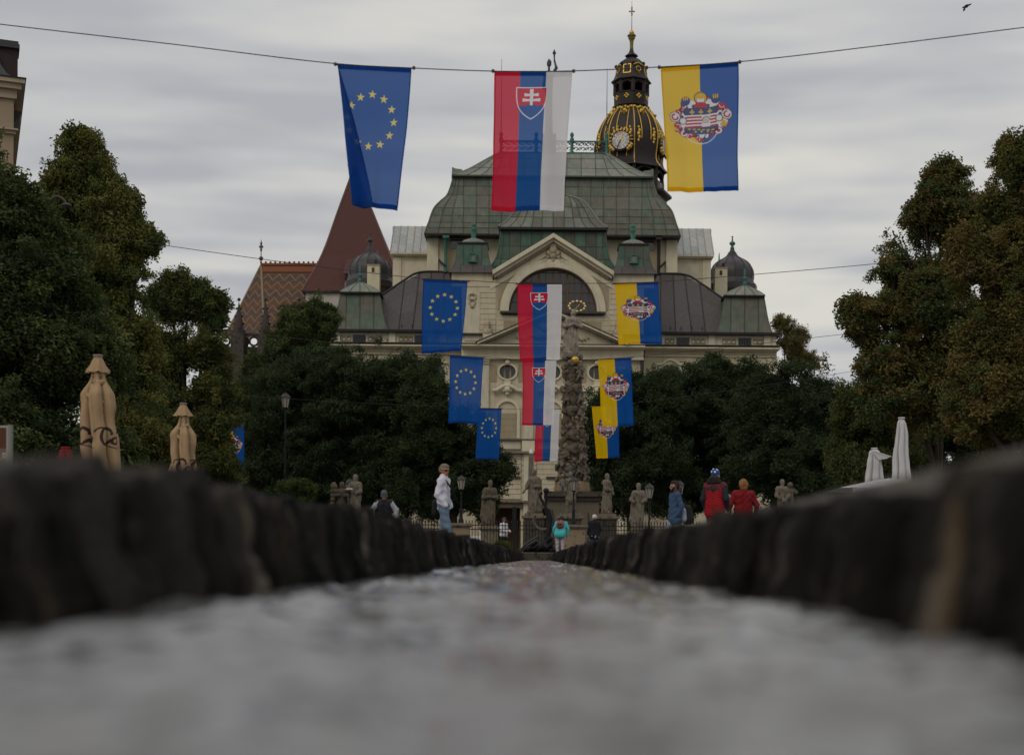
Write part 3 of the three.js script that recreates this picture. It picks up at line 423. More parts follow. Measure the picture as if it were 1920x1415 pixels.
    tp('blind_arch', extrude([[X(u - 24), Y(822)], ...arcPts(X(u), Y(772), 24 * m, Math.PI, 0, 18), [X(u + 24), Y(822)]], 0.25, z + 0.2, [[[X(u - 18.5), Y(821.5)], ...arcPts(X(u), Y(772), 18.5 * m, Math.PI, 0, 18), [X(u + 18.5), Y(821.5)]].reverse()]), trimCream);
    for (let k = 0; k < 4; k++) tp('niche_course', tbox(u - 18, u + 18, 775 + k * 11.7, 786 + k * 11.7, d - 0.03, 0.05), wallTaupe);
    tp('balustrade_panel', tbox(u - 26, u + 26, 827, 842, d - 0.2, 0.25), wallPale);
    for (const s of [-1, 1]) for (let k = 0; k < 9; k++) tp('stone_course', tbox(...(s < 0 ? [u - 34, u - 28] : [u + 28, u + 34]), 852 + k * 10.4, 861.6 + k * 10.4, d - 0.2, 0.25), wallCream);
    for (let k = 0; k < 9; k++) tp('stone_course', tbox(u - 27, u + 27, 852 + k * 9.4, 860.6 + k * 9.4, d - 0.14, 0.18), wallCream);
    tp('small_ledge', tbox(u - 10, u + 26, 893, 896, d - 0.4, 0.3), plinthDark);
  }
  tp('string_course', merge([tbox(-174, 174, 822.5, 825, d - 0.5, 0.6), tbox(-174, 174, 846, 850, d - 0.65, 0.75)]), plinth);
  tp('door_lintel', merge([tbox(-172, 172, 938.5, 942, d - 0.7, 0.8), tbox(-172, 172, 942, 951, d - 0.3, 0.4)]), plinth);
  tp('downpipe', tube([V(X(178), Y(640), -126.6), V(X(177), Y(660), -126.9), V(X(168), Y(676), z + 0.3), V(X(168), Y(800), z + 0.3)], 0.15, 7, 24), gutterDark);
}
// ---------------------------------------------------------------- cathedral tower behind the theatre
{
  const d = 205, c = P(1183, 250, d), m = d / F, y = (v) => c.y + (250 - v) * m, tower = thing('cathedral_tower', 'black and gilded baroque tower dome with clock faces, behind the theatre roof', 'tower', V(c.x, 0, -d));
  const oct = (pts, crease = 0.5) => toCreasedNormals(new THREE.LatheGeometry(pts.map(([r, v]) => new THREE.Vector2(Math.max(0.01, r * m * 1.03), y(v))), 8, 2.5 * Math.PI / 180).translate(c.x, 0, c.z), crease);
  const at = (r, v, deg, k = 1) => V(c.x + Math.sin(deg * Math.PI / 180) * r * m * k, y(v), c.z + Math.cos(deg * Math.PI / 180) * r * m * k);
  const stoneT = M([0.20, 0.145, 0.115], { map: mp });
  part(tower, 'shaft', metric(oct([[67, 1046], [67, 372]].map((p) => p))), stoneT);
  part(tower, 'lower_cornice', oct([[60, 377], [67, 377], [76, 371], [76, 367], [66, 364], [62, 364]]), towerDark);
  part(tower, 'lower_parapet', oct([[62, 364], [62, 347], [56, 347], [56, 364]]), towerDark);
  part(tower, 'lower_core', oct([[40, 366], [40, 322]]), towerDark);
  for (let k = 0; k < 8; k++) { const a = k * 45 + 2.5; part(tower, 'gallery_post', tube([at(60, 348, a), at(59, 335, a), at(61, 323, a)], 0.32, 6), towerDark); part(tower, 'gilt_scroll', new THREE.TorusGeometry(0.45, 0.13, 6, 14, 4.6).rotateY((a + 22.5) * Math.PI / 180).translate(...at(60, 355, a + 22.5, 0.96).toArray()), gold);
    part(tower, 'gallery_arch', tube([at(60, 336, a + 4), at(57, 328, a + 11), at(56, 325, a + 22), at(57, 328, a + 34), at(60, 336, a + 41)], 0.2, 5), towerDark); }
  const dome = [[67, 324], [66, 321], [61.5, 316], [58.5, 308], [58.5, 298], [60, 288], [61.5, 276], [62, 264], [60.5, 254], [56.5, 242], [51, 231], [44, 221], [37, 213], [31, 206]];
  const dm = part(tower, 'dome', oct(dome), towerDark);
  for (let k = 0; k < 8; k++) { const a = k * 45 + 2.5;
    part(dm, 'gilt_rib', tube(dome.map(([r, v]) => at(r * 1.035, v, a)), 0.085, 5, 40), gold);
    // double gilt lines that close to a scroll on the clock faces and the plain faces alike
    for (const q of [-1, 1]) part(dm, 'gilt_line', tube(dome.slice(q && k % 2 ? 3 : 6).map(([r, v]) => at(r * 1.0, v, a + 22.5 + q * (v > 262 ? 9 : 9 + (262 - v) * 0.05), 0.985)), 0.075, 5, 40), gold);
    part(dm, 'gilt_pendant', merge([new THREE.ConeGeometry(0.35, 0.9, 4).rotateX(Math.PI).translate(...at(46, 226, a + 22.5, 0.99).toArray()), ball(...at(41, 219, a + 22.5, 0.99).toArray(), 0.36, 7), ball(...at(43, 222, a + 18, 1).toArray(), 0.24, 6), ball(...at(43, 222, a + 27, 1).toArray(), 0.24, 6)]), gold);
    for (let j = 0; j < 5; j++) part(dm, 'gilt_frill', ball(...at(35 + (j % 2) * 3, 210 + (j % 2) * 3, a + 4 + j * 9, 1.0).toArray(), 0.24, 7), gold);
    if (k % 2) { // scrollwork on the plain faces
      const f = a + 22.5, curl = (da, v, s, t) => tube(Array.from({ length: 10 }, (_, i) => { const w = i / 9 * 4.6, r = s * (1 - i / 13); return at(60.5, v + Math.sin(w) * r * t, f + da + Math.cos(w) * r * 0.95, 0.985); }), 0.17, 5, 20);
      for (const [da, v, s, t] of [[-5, 256, 6, 1], [6, 262, 5, -1], [-4, 271, 5, -1], [5, 274, 6, 1], [-1, 264, 4, 1]]) part(dm, 'gilt_curl', curl(da, v, s, t), gold);
    }
    for (const q of [-15, 15]) for (let j = 0; j < 5; j++) part(dm, 'gilt_leaf', new THREE.SphereGeometry(0.27 - Math.abs(j - 2) * 0.05, 6, 5).scale(1, 1.3, 0.5).translate(...at(61.5, 256 + j * 6, a + 22.5 + q + (j % 2) * 1.5, 0.99).toArray()), gold);
  }
  // clock faces
  const cv = document.createElement('canvas'); cv.width = cv.height = 256; const g = cv.getContext('2d');
  g.fillStyle = '#f1efea'; g.fillRect(0, 0, 256, 256); g.translate(128, 128); g.strokeStyle = '#2b2a33'; g.lineWidth = 3; for (const r of [122, 78, 44]) { g.beginPath(); g.arc(0, 0, r, 0, 7); g.stroke(); }
  g.fillStyle = '#24242e'; g.font = 'bold 34px serif'; g.textAlign = 'center'; g.textBaseline = 'middle'; ['XII', 'I', 'II', 'III', 'IV', 'V', 'VI', 'VII', 'VIII', 'IX', 'X', 'XI'].forEach((t, i) => { g.save(); g.rotate(i * Math.PI / 6); g.fillText(t, 0, -99); g.fillRect(-2, -76, 4, 12); g.restore(); });
  const face = new THREE.CanvasTexture(cv); face.colorSpace = THREE.SRGBColorSpace; const faceM = M([0.62, 0.62, 0.62], { map: face, roughness: 0.5 });
  for (let k = 0; k < 4; k++) { const deg = -20 + k * 90, a = deg * Math.PI / 180, p = at(60, 281, deg, 1.0), put = (q, dz = 0) => q.translate(0, 0, dz).rotateX(-0.06).rotateY(a).translate(p.x, p.y, p.z);
    const ck = part(tower, 'clock', put(new THREE.CylinderGeometry(20 * m, 20 * m, 1.6, 28).rotateX(Math.PI / 2), -0.4), towerDark);
    part(ck, 'dial', put(new THREE.CircleGeometry(17.4 * m, 40), 0.42), faceM);
    part(ck, 'dial_rim', put(new THREE.TorusGeometry(17.8 * m, 0.1, 6, 32), 0.42), towerDark);
    part(ck, 'hour_hand', put(new THREE.BoxGeometry(0.14, 0.95, 0.05).translate(0, 0.42, 0).rotateZ(-0.25), 0.5), gold); part(ck, 'minute_hand', put(new THREE.BoxGeometry(0.1, 1.25, 0.05).translate(0, 0.6, 0).rotateZ(2.75), 0.56), iron);
    for (let j = 0; j < 13; j++) { const w = -0.35 + j / 12 * (Math.PI + 0.7); part(ck, 'gilt_flame', put(new THREE.ConeGeometry(0.2, j % 2 ? 0.85 : 0.5, 5).rotateZ(w - Math.PI / 2).translate(Math.cos(w) * 21.3 * m, Math.sin(w) * 21.3 * m, 0), 0.35), gold); }
    for (const q of [-1, 1]) part(ck, 'gilt_foot', put(merge([ball(q * 1.35, -1.05, 0, 0.34, 7), ball(q * 1.1, -1.3, 0, 0.28, 7), ball(q * 1.6, -0.75, 0, 0.24, 7)]), 0.35), gold); }
  // lantern
  part(tower, 'lantern_cornice', oct([[29, 207], [31.5, 206], [34.5, 203.5], [34.5, 201.5], [31, 199]]), towerDark);
  part(tower, 'lantern_parapet', oct([[31, 200], [31.5, 181], [32.5, 180], [32.5, 178.5], [27, 178.5], [27, 200]]), towerDark);
  for (let k = 0; k < 8; k++) { const a = k * 45 + 2.5, f = a + 22.5, q = at(30.2, 188, f, 0.985), t = merge([0, 1, 2, 3].map((j) => new THREE.SphereGeometry(0.2, 7, 5).translate(Math.cos(j * Math.PI / 2) * 0.24, Math.sin(j * Math.PI / 2) * 0.24, 0))).rotateY(f * Math.PI / 180).translate(q.x, q.y, q.z);
    part(tower, 'gilt_quatrefoil', t, gold); part(tower, 'lantern_post', tube([at(30, 180, a), at(30, 168, a), at(30, 157, a)], 0.34, 6), towerDark);
    part(tower, 'gilt_arch', tube([at(30.5, 163, a + 3), at(29, 159.5, a + 12), at(28.4, 158.5, a + 22.5), at(29, 159.5, a + 33), at(30.5, 163, a + 42)], 0.12, 5), gold);
    part(tower, 'lantern_spandrel', tube([at(30, 164, a + 2), at(28.8, 160, a + 12), at(28.2, 158.4, a + 22.5), at(28.8, 160, a + 33), at(30, 164, a + 43)], 0.26, 5), towerDark); }
  part(tower, 'lantern_bell', merge([cyl(c.x, y(176), y(166), c.z, 0.5, 0.3, 10), cyl(c.x, y(166), y(157), c.z, 0.08, 0.08, 6)]), towerDark);
  const cap = part(tower, 'lantern_cap', oct([[30, 158.5], [37, 156], [37, 154.8], [32.5, 150], [29.5, 143], [28, 135], [27, 127], [24, 121], [18, 115], [9, 110], [8, 108.5], [12, 106], [12, 104.6], [6.5, 100.5], [4, 96], [3.2, 92]]), towerDark);
  for (let k = 0; k < 8; k++) { const f = k * 45 + 25, p = at(28.2, 137, f, 0.985), ry = f * Math.PI / 180; part(cap, 'eave_volute', ball(...at(28.5, 126, f - 22.5).toArray(), 0.28, 7), towerDark);
    if (k % 2) part(cap, 'gilt_frame', merge([[-0.52, 0, 0.12, 1.35], [0.52, 0, 0.12, 1.35], [0, -0.62, 1.0, 0.12], [-0.3, 0.62, 0.4, 0.12], [0.3, 0.62, 0.4, 0.12]].map(([x, yy, w, h]) => new THREE.BoxGeometry(w, h, 0.1).translate(x, yy, 0))).rotateX(-0.12).rotateY(ry).translate(p.x, p.y, p.z), gold);
    else part(cap, 'gilt_oculus', merge([new THREE.TorusGeometry(0.36, 0.08, 6, 16), new THREE.BoxGeometry(1.0, 0.14, 0.12).rotateZ(0.4).translate(-0.4, 0.75, 0), new THREE.BoxGeometry(1.0, 0.14, 0.12).rotateZ(-0.4).translate(0.4, 0.75, 0), new THREE.ConeGeometry(0.3, 0.4, 4).rotateX(Math.PI).translate(0, -0.75, 0)]).rotateX(-0.12).rotateY(ry).translate(p.x, p.y, p.z), gold); }
  const fin = part(tower, 'finial', lathe([[3.2, 93], [3.6, 91], [3.2, 88], [3.6, 80], [4.6, 74], [6.5, 73], [6.5, 71.5], [5, 71], [8.2, 68], [8.2, 66], [5.5, 64.5]].map(([r, v]) => [r * m, y(v)]), 10).translate(c.x, 0, c.z), M([0.19, 0.15, 0.05], { roughness: 0.5, metalness: 0.4 }));
  part(fin, 'gilt_ball', ball(c.x, y(61.5), c.z, 4.7 * m, 12), gold);
  part(fin, 'cross', merge([cyl(c.x, y(58), y(2), c.z, 0.07, 0.03, 6), box(c.x - 4.6 * m, c.x + 4.6 * m, y(22.2), y(20.6), c.z - 0.06, c.z + 0.06), box(c.x - 0.1, c.x + 0.1, y(29), y(13), c.z - 0.07, c.z + 0.07), ball(c.x - 4.4 * m, y(21.4), c.z, 0.12, 6), ball(c.x + 4.4 * m, y(21.4), c.z, 0.12, 6)]), M([0.24, 0.20, 0.16]));
}
// ---------------------------------------------------------------- cathedral choir: patterned roof, parapet; the steep brown roof beside it
{
  const d = 190, q = (px, py, dd = d) => P(px, py, dd), ch = thing('cathedral_choir', 'gothic choir with zigzag patterned tile roof behind the left trees', 'cathedral', V(q(500, 800).x, 0, -d));
  const texZig = dataTex(256, (u, v) => { const a = Math.abs(((u * 4) % 1) - 0.5) * 2, w = (v * 4 + a * 0.8) % 1, row = Math.floor(v * 4), dm = Math.abs(((u * 8) % 1) - 0.5) + Math.abs(((v * 8) % 1) - 0.5);
    const c = w < 0.13 ? [0.20, 0.085, 0.03] : w < 0.26 ? [0.18, 0.125, 0.04] : dm < 0.2 ? [0.14, 0.08, 0.03] : row % 2 ? [0.075, 0.05, 0.055] : [0.10, 0.055, 0.04], n = 0.85 + 0.5 * tile(u, v, 1, 30, 30, 71, 2); return c.map((x) => x * n); });
  const tiles = M([1, 1, 1], { map: rep(texZig, 6, 5), roughness: 0.7 }), stoneC = M([0.15, 0.125, 0.105], { map: rep(texStone, 4) }), stoneD = M([0.065, 0.058, 0.055], { map: rep(texStone, 3) });
  const roofQ = (pts) => { const g = new THREE.BufferGeometry().setFromPoints(pts), ix = []; for (let i = 1; i + 1 < pts.length; i++) ix.push(0, i, i + 1); g.setIndex(ix); g.computeVertexNormals(); return g; };
  const e0 = q(420, 634, 186), e1 = q(496, 634, 180), e2 = q(720, 634, 180), r0 = q(489, 497, 190), r1 = q(720, 497, 190), b0 = q(420, 634, 200);
  const roof = part(ch, 'tiled_roof', metric(roofQ([e1, e2, r1, r0])), tiles); part(roof, 'hip_slope', metric(roofQ([e0, e1, r0])), tiles); part(roof, 'rear_slope', metric(roofQ([b0, e0, r0])), tiles); part(roof, 'back_slope', metric(roofQ([q(720, 634, 202), b0, r0, r1])), tiles);
  const ridgeT = M([0.19, 0.07, 0.035], { map: msl });
  part(roof, 'ridge_tiles', tube([r0, r0.clone().lerp(r1, 0.5), r1], 0.3, 6), ridgeT); part(roof, 'ridge_band', metric(roofQ([r0.clone().lerp(e1, 0.02).add(V(0, 0, 0.15)), r1.clone().lerp(e2, 0.02).add(V(0, 0, 0.15)), r1.clone().lerp(e2, 0.1).add(V(0, 0, 0.15)), r0.clone().lerp(e1, 0.1).add(V(0, 0, 0.15))].reverse())), ridgeT);
  for (const e of [e0, e1]) part(roof, 'hip_tiles', tube([r0, r0.clone().lerp(e, 0.5), e], 0.16, 6), M([0.25, 0.2, 0.13], { map: msl }));
  for (let k = 0; k < 26; k++) { const p = r0.clone().lerp(r1, k / 26); part(roof, 'ridge_crest', box(p.x - 0.12, p.x + 0.12, p.y + 0.2, p.y + 0.5, p.z - 0.1, p.z + 0.1), ridgeT); }
  const x = r0; part(roof, 'cross', merge([cyl(x.x, x.y, x.y + 3.4, x.z, 0.07, 0.05, 6), ball(x.x, x.y + 0.9, x.z, 0.3, 10), box(x.x - 0.28, x.x + 0.28, x.y + 2.35, x.y + 2.6, x.z - 0.06, x.z + 0.06), box(x.x - 0.12, x.x + 0.12, x.y + 1.9, x.y + 3.1, x.z - 0.07, x.z + 0.07)]), M([0.085, 0.075, 0.07]));
  part(ch, 'wall', metric(merge([box(e0.x, e2.x, 0, e1.y - 1.6, -198, -179.5)])), stoneC);
  part(ch, 'parapet_base', metric(box(e0.x - 1.2, e2.x, e1.y - 1.9, e1.y - 1.3, -200, -178.6)), stoneD); part(ch, 'parapet_top', metric(box(e0.x - 1.2, e2.x, e1.y + 0.1, e1.y + 0.4, -179.0, -178.6)), stoneD);
  for (let k = 0; k < 18; k++) part(ch, 'tracery_ring', new THREE.TorusGeometry(0.55, 0.14, 6, 12).translate(e0.x - 0.6 + k * 1.2, e1.y - 0.6, -178.8), stoneD);
  for (const px of [447, 497, 560]) { const b = q(px, 640, 178); const bt = part(ch, 'buttress', metric(box(b.x - 0.8, b.x + 0.8, 0, b.y + 0.6, -180, -177)), stoneD); part(bt, 'pinnacle', new THREE.ConeGeometry(0.95, 4.6, 4).rotateY(Math.PI / 4).translate(b.x, b.y + 2.9, -178), stoneD); for (let j = 0; j < 4; j++) for (const s of [-1, 1]) part(bt, 'crocket', ball(b.x + s * (0.75 - j * 0.16), b.y + 1.3 + j * 0.95, -178, 0.16, 6), stoneD); part(bt, 'finial', ball(b.x, b.y + 5.3, -178, 0.22, 7), stoneD); }
  for (let k = 0; k < 4; k++) part(ch, 'blind_arch', new THREE.TorusGeometry(0.45, 0.1, 5, 10, Math.PI).translate(q(412 + k * 12, 678, 179).x, q(430, 678, 179).y, -179.3), stoneD);
  // steep brown roof
  const D = 182, pts = [[650, 350], [664, 312], [701, 405]], br = thing('belfry', 'steep brown tiled belfry roof over a white wall, left of the theatre', 'tower', V(q(660, 800, D).x, 0, -D));
  const tx2 = dataTex(256, (u, v) => { const r = (v * 16) % 1, n = tile(u, v, 1, 30, 30, 75, 2), s = 0.8 + 0.3 * r + 0.5 * n; return grey(s); });
  const brown = M([0.088, 0.036, 0.032], { map: rep(tx2, 4, 4), roughness: 0.75 });
  const a0 = q(566, 545, D), a1 = q(757, 545, D), apex = q(664, 312, D + 9), k0 = q(603, 478, D + 3), k1 = q(731, 478, D + 3), A0 = a0.clone().setZ(-D - 18), A1 = a1.clone().setZ(-D - 18), K0 = k0.clone().setZ(-D - 15), K1 = k1.clone().setZ(-D - 15);
  const r2 = part(br, 'roof', metric(roofQ([a0, a1, k1, k0])), brown); part(r2, 'upper_slope', metric(roofQ([k0, k1, apex])), brown); part(r2, 'side_slope', metric(merge([roofQ([A0, a0, k0, K0]), roofQ([K0, k0, apex])])), brown); part(r2, 'side_slope', metric(merge([roofQ([a1, A1, K1, k1]), roofQ([k1, K1, apex])])), brown); part(r2, 'back_slope', metric(merge([roofQ([A1, A0, K0, K1]), roofQ([K1, K0, apex])])), brown);
  for (const [s, t] of [[a0, k0], [a1, k1]]) part(r2, 'hip_tiles', tube([s, t, t.clone().lerp(apex, 0.5), apex], 0.13, 5), M([0.16, 0.10, 0.085], { map: msl }));
  const dr = q(652, 500, D - 0.5); part(r2, 'dormer', metric(box(dr.x - 0.4, dr.x + 3.6, dr.y - 1.5, dr.y - 0.9, -D - 4, -D + 0.4)), gutterDark); part(r2, 'dormer_roof', metric(roofQ([V(dr.x - 0.6, dr.y - 0.85, -D + 0.7), V(dr.x + 3.9, dr.y - 0.85, -D + 0.7), V(dr.x + 3.9, dr.y + 1.6, -D - 2.4), V(dr.x - 0.6, dr.y + 1.6, -D - 2.4)])), brown);
  part(br, 'wall', metric(box(a0.x + 0.4, a1.x - 0.4, 0, a0.y, -D - 17, -D - 0.4)), M([0.46, 0.43, 0.39], { map: mp })); part(br, 'eave', metric(box(a0.x, a1.x, a0.y - 0.2, a0.y - 0.02, -D - 17.5, -D)), gutterDark);
}
// ---------------------------------------------------------------- figures in stone
// a standing robed figure, height about 2.5 m, feet at 0, facing +z
function robed(o = {}) {
  const { armL = [[-0.42, 1.55, 0.1], [-0.3, 1.45, 0.32]], armR = [[0.42, 1.55, 0.1], [0.3, 1.45, 0.32]], sway = 0.05, short = false, head = [0, 0.03], helmet = false, beard = true, cloak = 0 } = o;
  const b = [[0, 2.28, head[1], 0.15, head[0], 2.34, head[1], 0.165], [0, 2.05, 0, 0.1, 0, 2.2, 0.02, 0.1], [-0.27, 1.93, 0, 0.15, 0.27, 1.93, 0, 0.15], [0, 1.85, 0.02, 0.27, sway, 1.45, 0.02, 0.24], [sway, 1.42, 0, 0.25, sway, 1.2, 0, 0.29]];
  b.push([head[0] + 0, 2.29, head[1] + 0.15, 0.04, head[0], 2.24, head[1] + 0.17, 0.035]);
  if (beard) b.push([head[0], 2.2, head[1] + 0.1, 0.08, head[0], 2.08, head[1] + 0.14, 0.05]);
  if (helmet) b.push([head[0], 2.42, head[1] - 0.08, 0.12, head[0], 2.47, head[1] + 0.05, 0.07]);
  if (short) b.push([sway, 1.2, 0, 0.28, sway, 0.86, 0, 0.36], [-0.16 + sway, 0.9, 0, 0.15, -0.2, 0.5, 0.06, 0.115], [-0.2, 0.5, 0.06, 0.115, -0.2, 0.08, 0, 0.08], [0.16 + sway, 0.9, 0, 0.15, 0.22, 0.5, 0.05, 0.115], [0.22, 0.5, 0.05, 0.115, 0.24, 0.08, -0.04, 0.08], [-0.2, 0.07, 0, 0.075, -0.22, 0.05, 0.2, 0.06], [0.24, 0.07, -0.04, 0.075, 0.28, 0.05, 0.16, 0.06]);
  else b.push([sway, 1.2, 0, 0.29, -0.05, 0.12, 0, 0.34], [0.12, 1.1, 0.12, 0.16, 0.16, 0.5, 0.2, 0.15], [0.16, 0.5, 0.2, 0.14, 0.17, 0.08, 0.12, 0.14], [-0.16, 0.06, 0.2, 0.08, -0.2, 0.05, 0.4, 0.06], [0.18, 0.06, 0.18, 0.08, 0.22, 0.05, 0.38, 0.06]);
  if (cloak) b.push([-0.3 * cloak, 1.85, -0.12, 0.14, -0.36 * cloak, 0.5, -0.16, 0.2], [-0.36 * cloak, 0.5, -0.16, 0.19, -0.34 * cloak, 0.15, -0.12, 0.17]);
  [[-0.3, armL], [0.3, armR]].forEach(([x, [e, h]]) => { b.push([x, 1.92, 0, 0.13, ...e, 0.12], [...e, 0.115, ...h, 0.075]); const dx = h[0] - e[0], dy = h[1] - e[1], dz = h[2] - e[2], l = Math.hypot(dx, dy, dz); for (let k = -1; k <= 1; k++) b.push([...h, 0.045, h[0] + dx / l * 0.14 + k * 0.035, h[1] + dy / l * 0.14, h[2] + dz / l * 0.14 + Math.abs(k) * 0.02, 0.026]); });
  return fleshy(b, 0.032, 0.07, (x, y, z) => { const a = Math.atan2(x, z + 0.02); return y < 1.95 ? (short && y < 0.85 ? 0 : 0.022 * Math.sin(a * 11 + 2.2 * Math.sin(y * 2.6 + a)) + 0.014 * Math.sin(y * 9 + a * 3)) : 0.008 * Math.sin(x * 60) * Math.sin(y * 50); });
}
const saints = [];
function saint(name, label, px, py0, py1, d, turn, opts, ped) { // feet at py0, top of head at py1
  const f = P(px, py0, d), h = (py0 - py1) * d / F, s = h / 2.5, t = thing(name, label, 'statue', V(f.x, 0, -d), 'stone saints around the column');
  part(t, 'figure', robed(opts).scale(s * 0.9, s, s * 0.9).rotateY(turn).translate(f.x, f.y, -d), opts?.mat ?? statueStone);
  if (opts?.wings) for (const k of [-1, 1]) part(t, 'wing', fleshy([[k * 0.2, 1.7, -0.2, 0.14, k * 0.42, 2.25, -0.28, 0.17], [k * 0.42, 2.25, -0.28, 0.17, k * 0.5, 1.2, -0.28, 0.12], [k * 0.5, 1.2, -0.28, 0.12, k * 0.45, 0.8, -0.26, 0.05]], 0.04, 0.1, (x, y) => 0.02 * Math.sin(y * 25)).scale(s, s, s).rotateY(turn).translate(f.x, f.y, -d), opts.mat ?? statueStone);
  const w = (ped?.w ?? 0.9) / 2, y1 = f.y - 0.01;
  if (y1 > 0.2) { part(t, 'pedestal', metric(merge([box(f.x - w * 0.85, f.x + w * 0.85, 0.25, y1 - 0.3, -d - w * 0.85, -d + w * 0.85)])), ped?.mat ?? plinth); part(t, 'pedestal_cap', metric(merge([box(f.x - w * 1.05, f.x + w * 1.05, y1 - 0.24, y1 - 0.12, -d - w * 1.05, -d + w * 1.05), box(f.x - w * 0.92, f.x + w * 0.92, y1 - 0.3, y1 - 0.24, -d - w * 0.92, -d + w * 0.92), box(f.x - w * 0.8, f.x + w * 0.8, y1 - 0.12, y1, -d - w * 0.8, -d + w * 0.8)])), plinth); part(t, 'pedestal_base', metric(merge([box(f.x - w * 1.1, f.x + w * 1.1, -0.02, 0.25, -d - w * 1.1, -d + w * 1.1)])), plinth); }
  return t;
}
saint('saint_statue', 'dark hooded stone saint with head bowed, right of the man in white jacket', 918, 983, 900, 68, 0.2, { mat: statueDark, cloak: 1, armL: [[-0.4, 1.5, 0.1], [-0.1, 1.55, 0.35]], armR: [[0.42, 1.5, 0.1], [0.12, 1.5, 0.36]], head: [0, 0.1] }, { w: 0.95, mat: plinth });
saint('saint_statue', 'stone saint in plumed helmet and long cloak beside the column, left of it', 1001, 962, 880, 70, -0.5, { helmet: true, cloak: -1, armL: [[-0.45, 1.5, 0.1], [-0.55, 1.25, 0.3]], armR: [[0.4, 1.55, 0], [0.2, 1.5, 0.3]], beard: false }, { w: 1.15, mat: plinthDark });
saint('saint_statue', 'stone saint in short tunic holding a child, in front of the column', 1069, 962, 884, 66, 0, { short: true, armL: [[-0.5, 1.6, 0.05], [-0.42, 1.25, 0.15]], armR: [[0.48, 1.55, 0.1], [0.4, 1.3, 0.25]], beard: false }, { w: 1.2, mat: plinthDark });
saint('saint_statue', 'pale stone saint turned right with elbow bent, right of the column', 1137, 963, 887, 68, 0.9, { cloak: -0.6, armL: [[-0.35, 1.5, 0.2], [-0.1, 1.45, 0.36]], armR: [[0.42, 1.52, 0.1], [0.25, 1.3, 0.33]] }, { w: 1.15, mat: plinthDark });
saint('saint_statue', 'veiled stone saint in plain long robe between column and blue-jacketed man', 1197, 990, 905, 66, -0.15, { cloak: 1, head: [0, 0.05], beard: true }, { w: 0.9 });
saint('saint_statue', 'stone saint holding an open book, beside the winged angel statue', 666, 974, 889, 60, -0.45, { cloak: 0.8, armL: [[-0.42, 1.62, 0.15], [-0.4, 1.62, 0.42]] }, { w: 0.9 });
saint('angel_statue', 'stone angel seen from behind with two tall folded wings, far left', 640, 985, 903, 62, Math.PI, { wings: true, mat: statueDark, beard: false }, { w: 0.9 });
saint('saint_statue', 'small pale stone saint with clasped hands, above right channel wall', 1466, 978, 898, 64, 0.25, { armL: [[-0.4, 1.5, 0.12], [-0.05, 1.25, 0.33]], armR: [[0.4, 1.5, 0.12], [0.02, 1.22, 0.35]] }, { w: 0.9 });
{ // child on the arm of the front saint, and the little winged figure beside the right one
  const c = P(1055, 905, 66), t = scene.children.find((o) => o.name === 'saint_statue_002'); part(t, 'child', fleshy([[0, 0.28, 0, 0.11, 0, 0.3, 0.02, 0.11], [0, 0.1, 0, 0.11, 0, -0.15, 0, 0.13], [-0.1, 0.1, 0, 0.05, -0.15, -0.05, 0.1, 0.04], [0.08, -0.15, 0, 0.07, 0.1, -0.4, 0.1, 0.05], [-0.08, -0.15, 0, 0.07, -0.06, -0.38, 0.12, 0.05]], 0.03, 0.04).translate(c.x, c.y, -65.9), statueStone);
  const b = P(655, 916, 59.5), q = scene.children.find((o) => o.name === 'saint_statue_005'); part(q, 'book', metric(box(b.x - 0.12, b.x + 0.12, b.y - 0.04, b.y + 0.02, -59.7, -59.4)), M([0.6, 0.55, 0.47]));
  const w = P(1482, 925, 64.4), r = scene.children.find((o) => o.name === 'saint_statue_006'); part(r, 'cherub', fleshy([[0, 0.35, 0, 0.12, 0, 0.4, 0, 0.12], [0, 0.1, 0, 0.14, 0, -0.6, 0, 0.17], [0.15, 0.2, -0.1, 0.07, 0.28, 0.05, -0.12, 0.1]], 0.035, 0.06).translate(w.x, w.y, -64.4), statueDark);
}
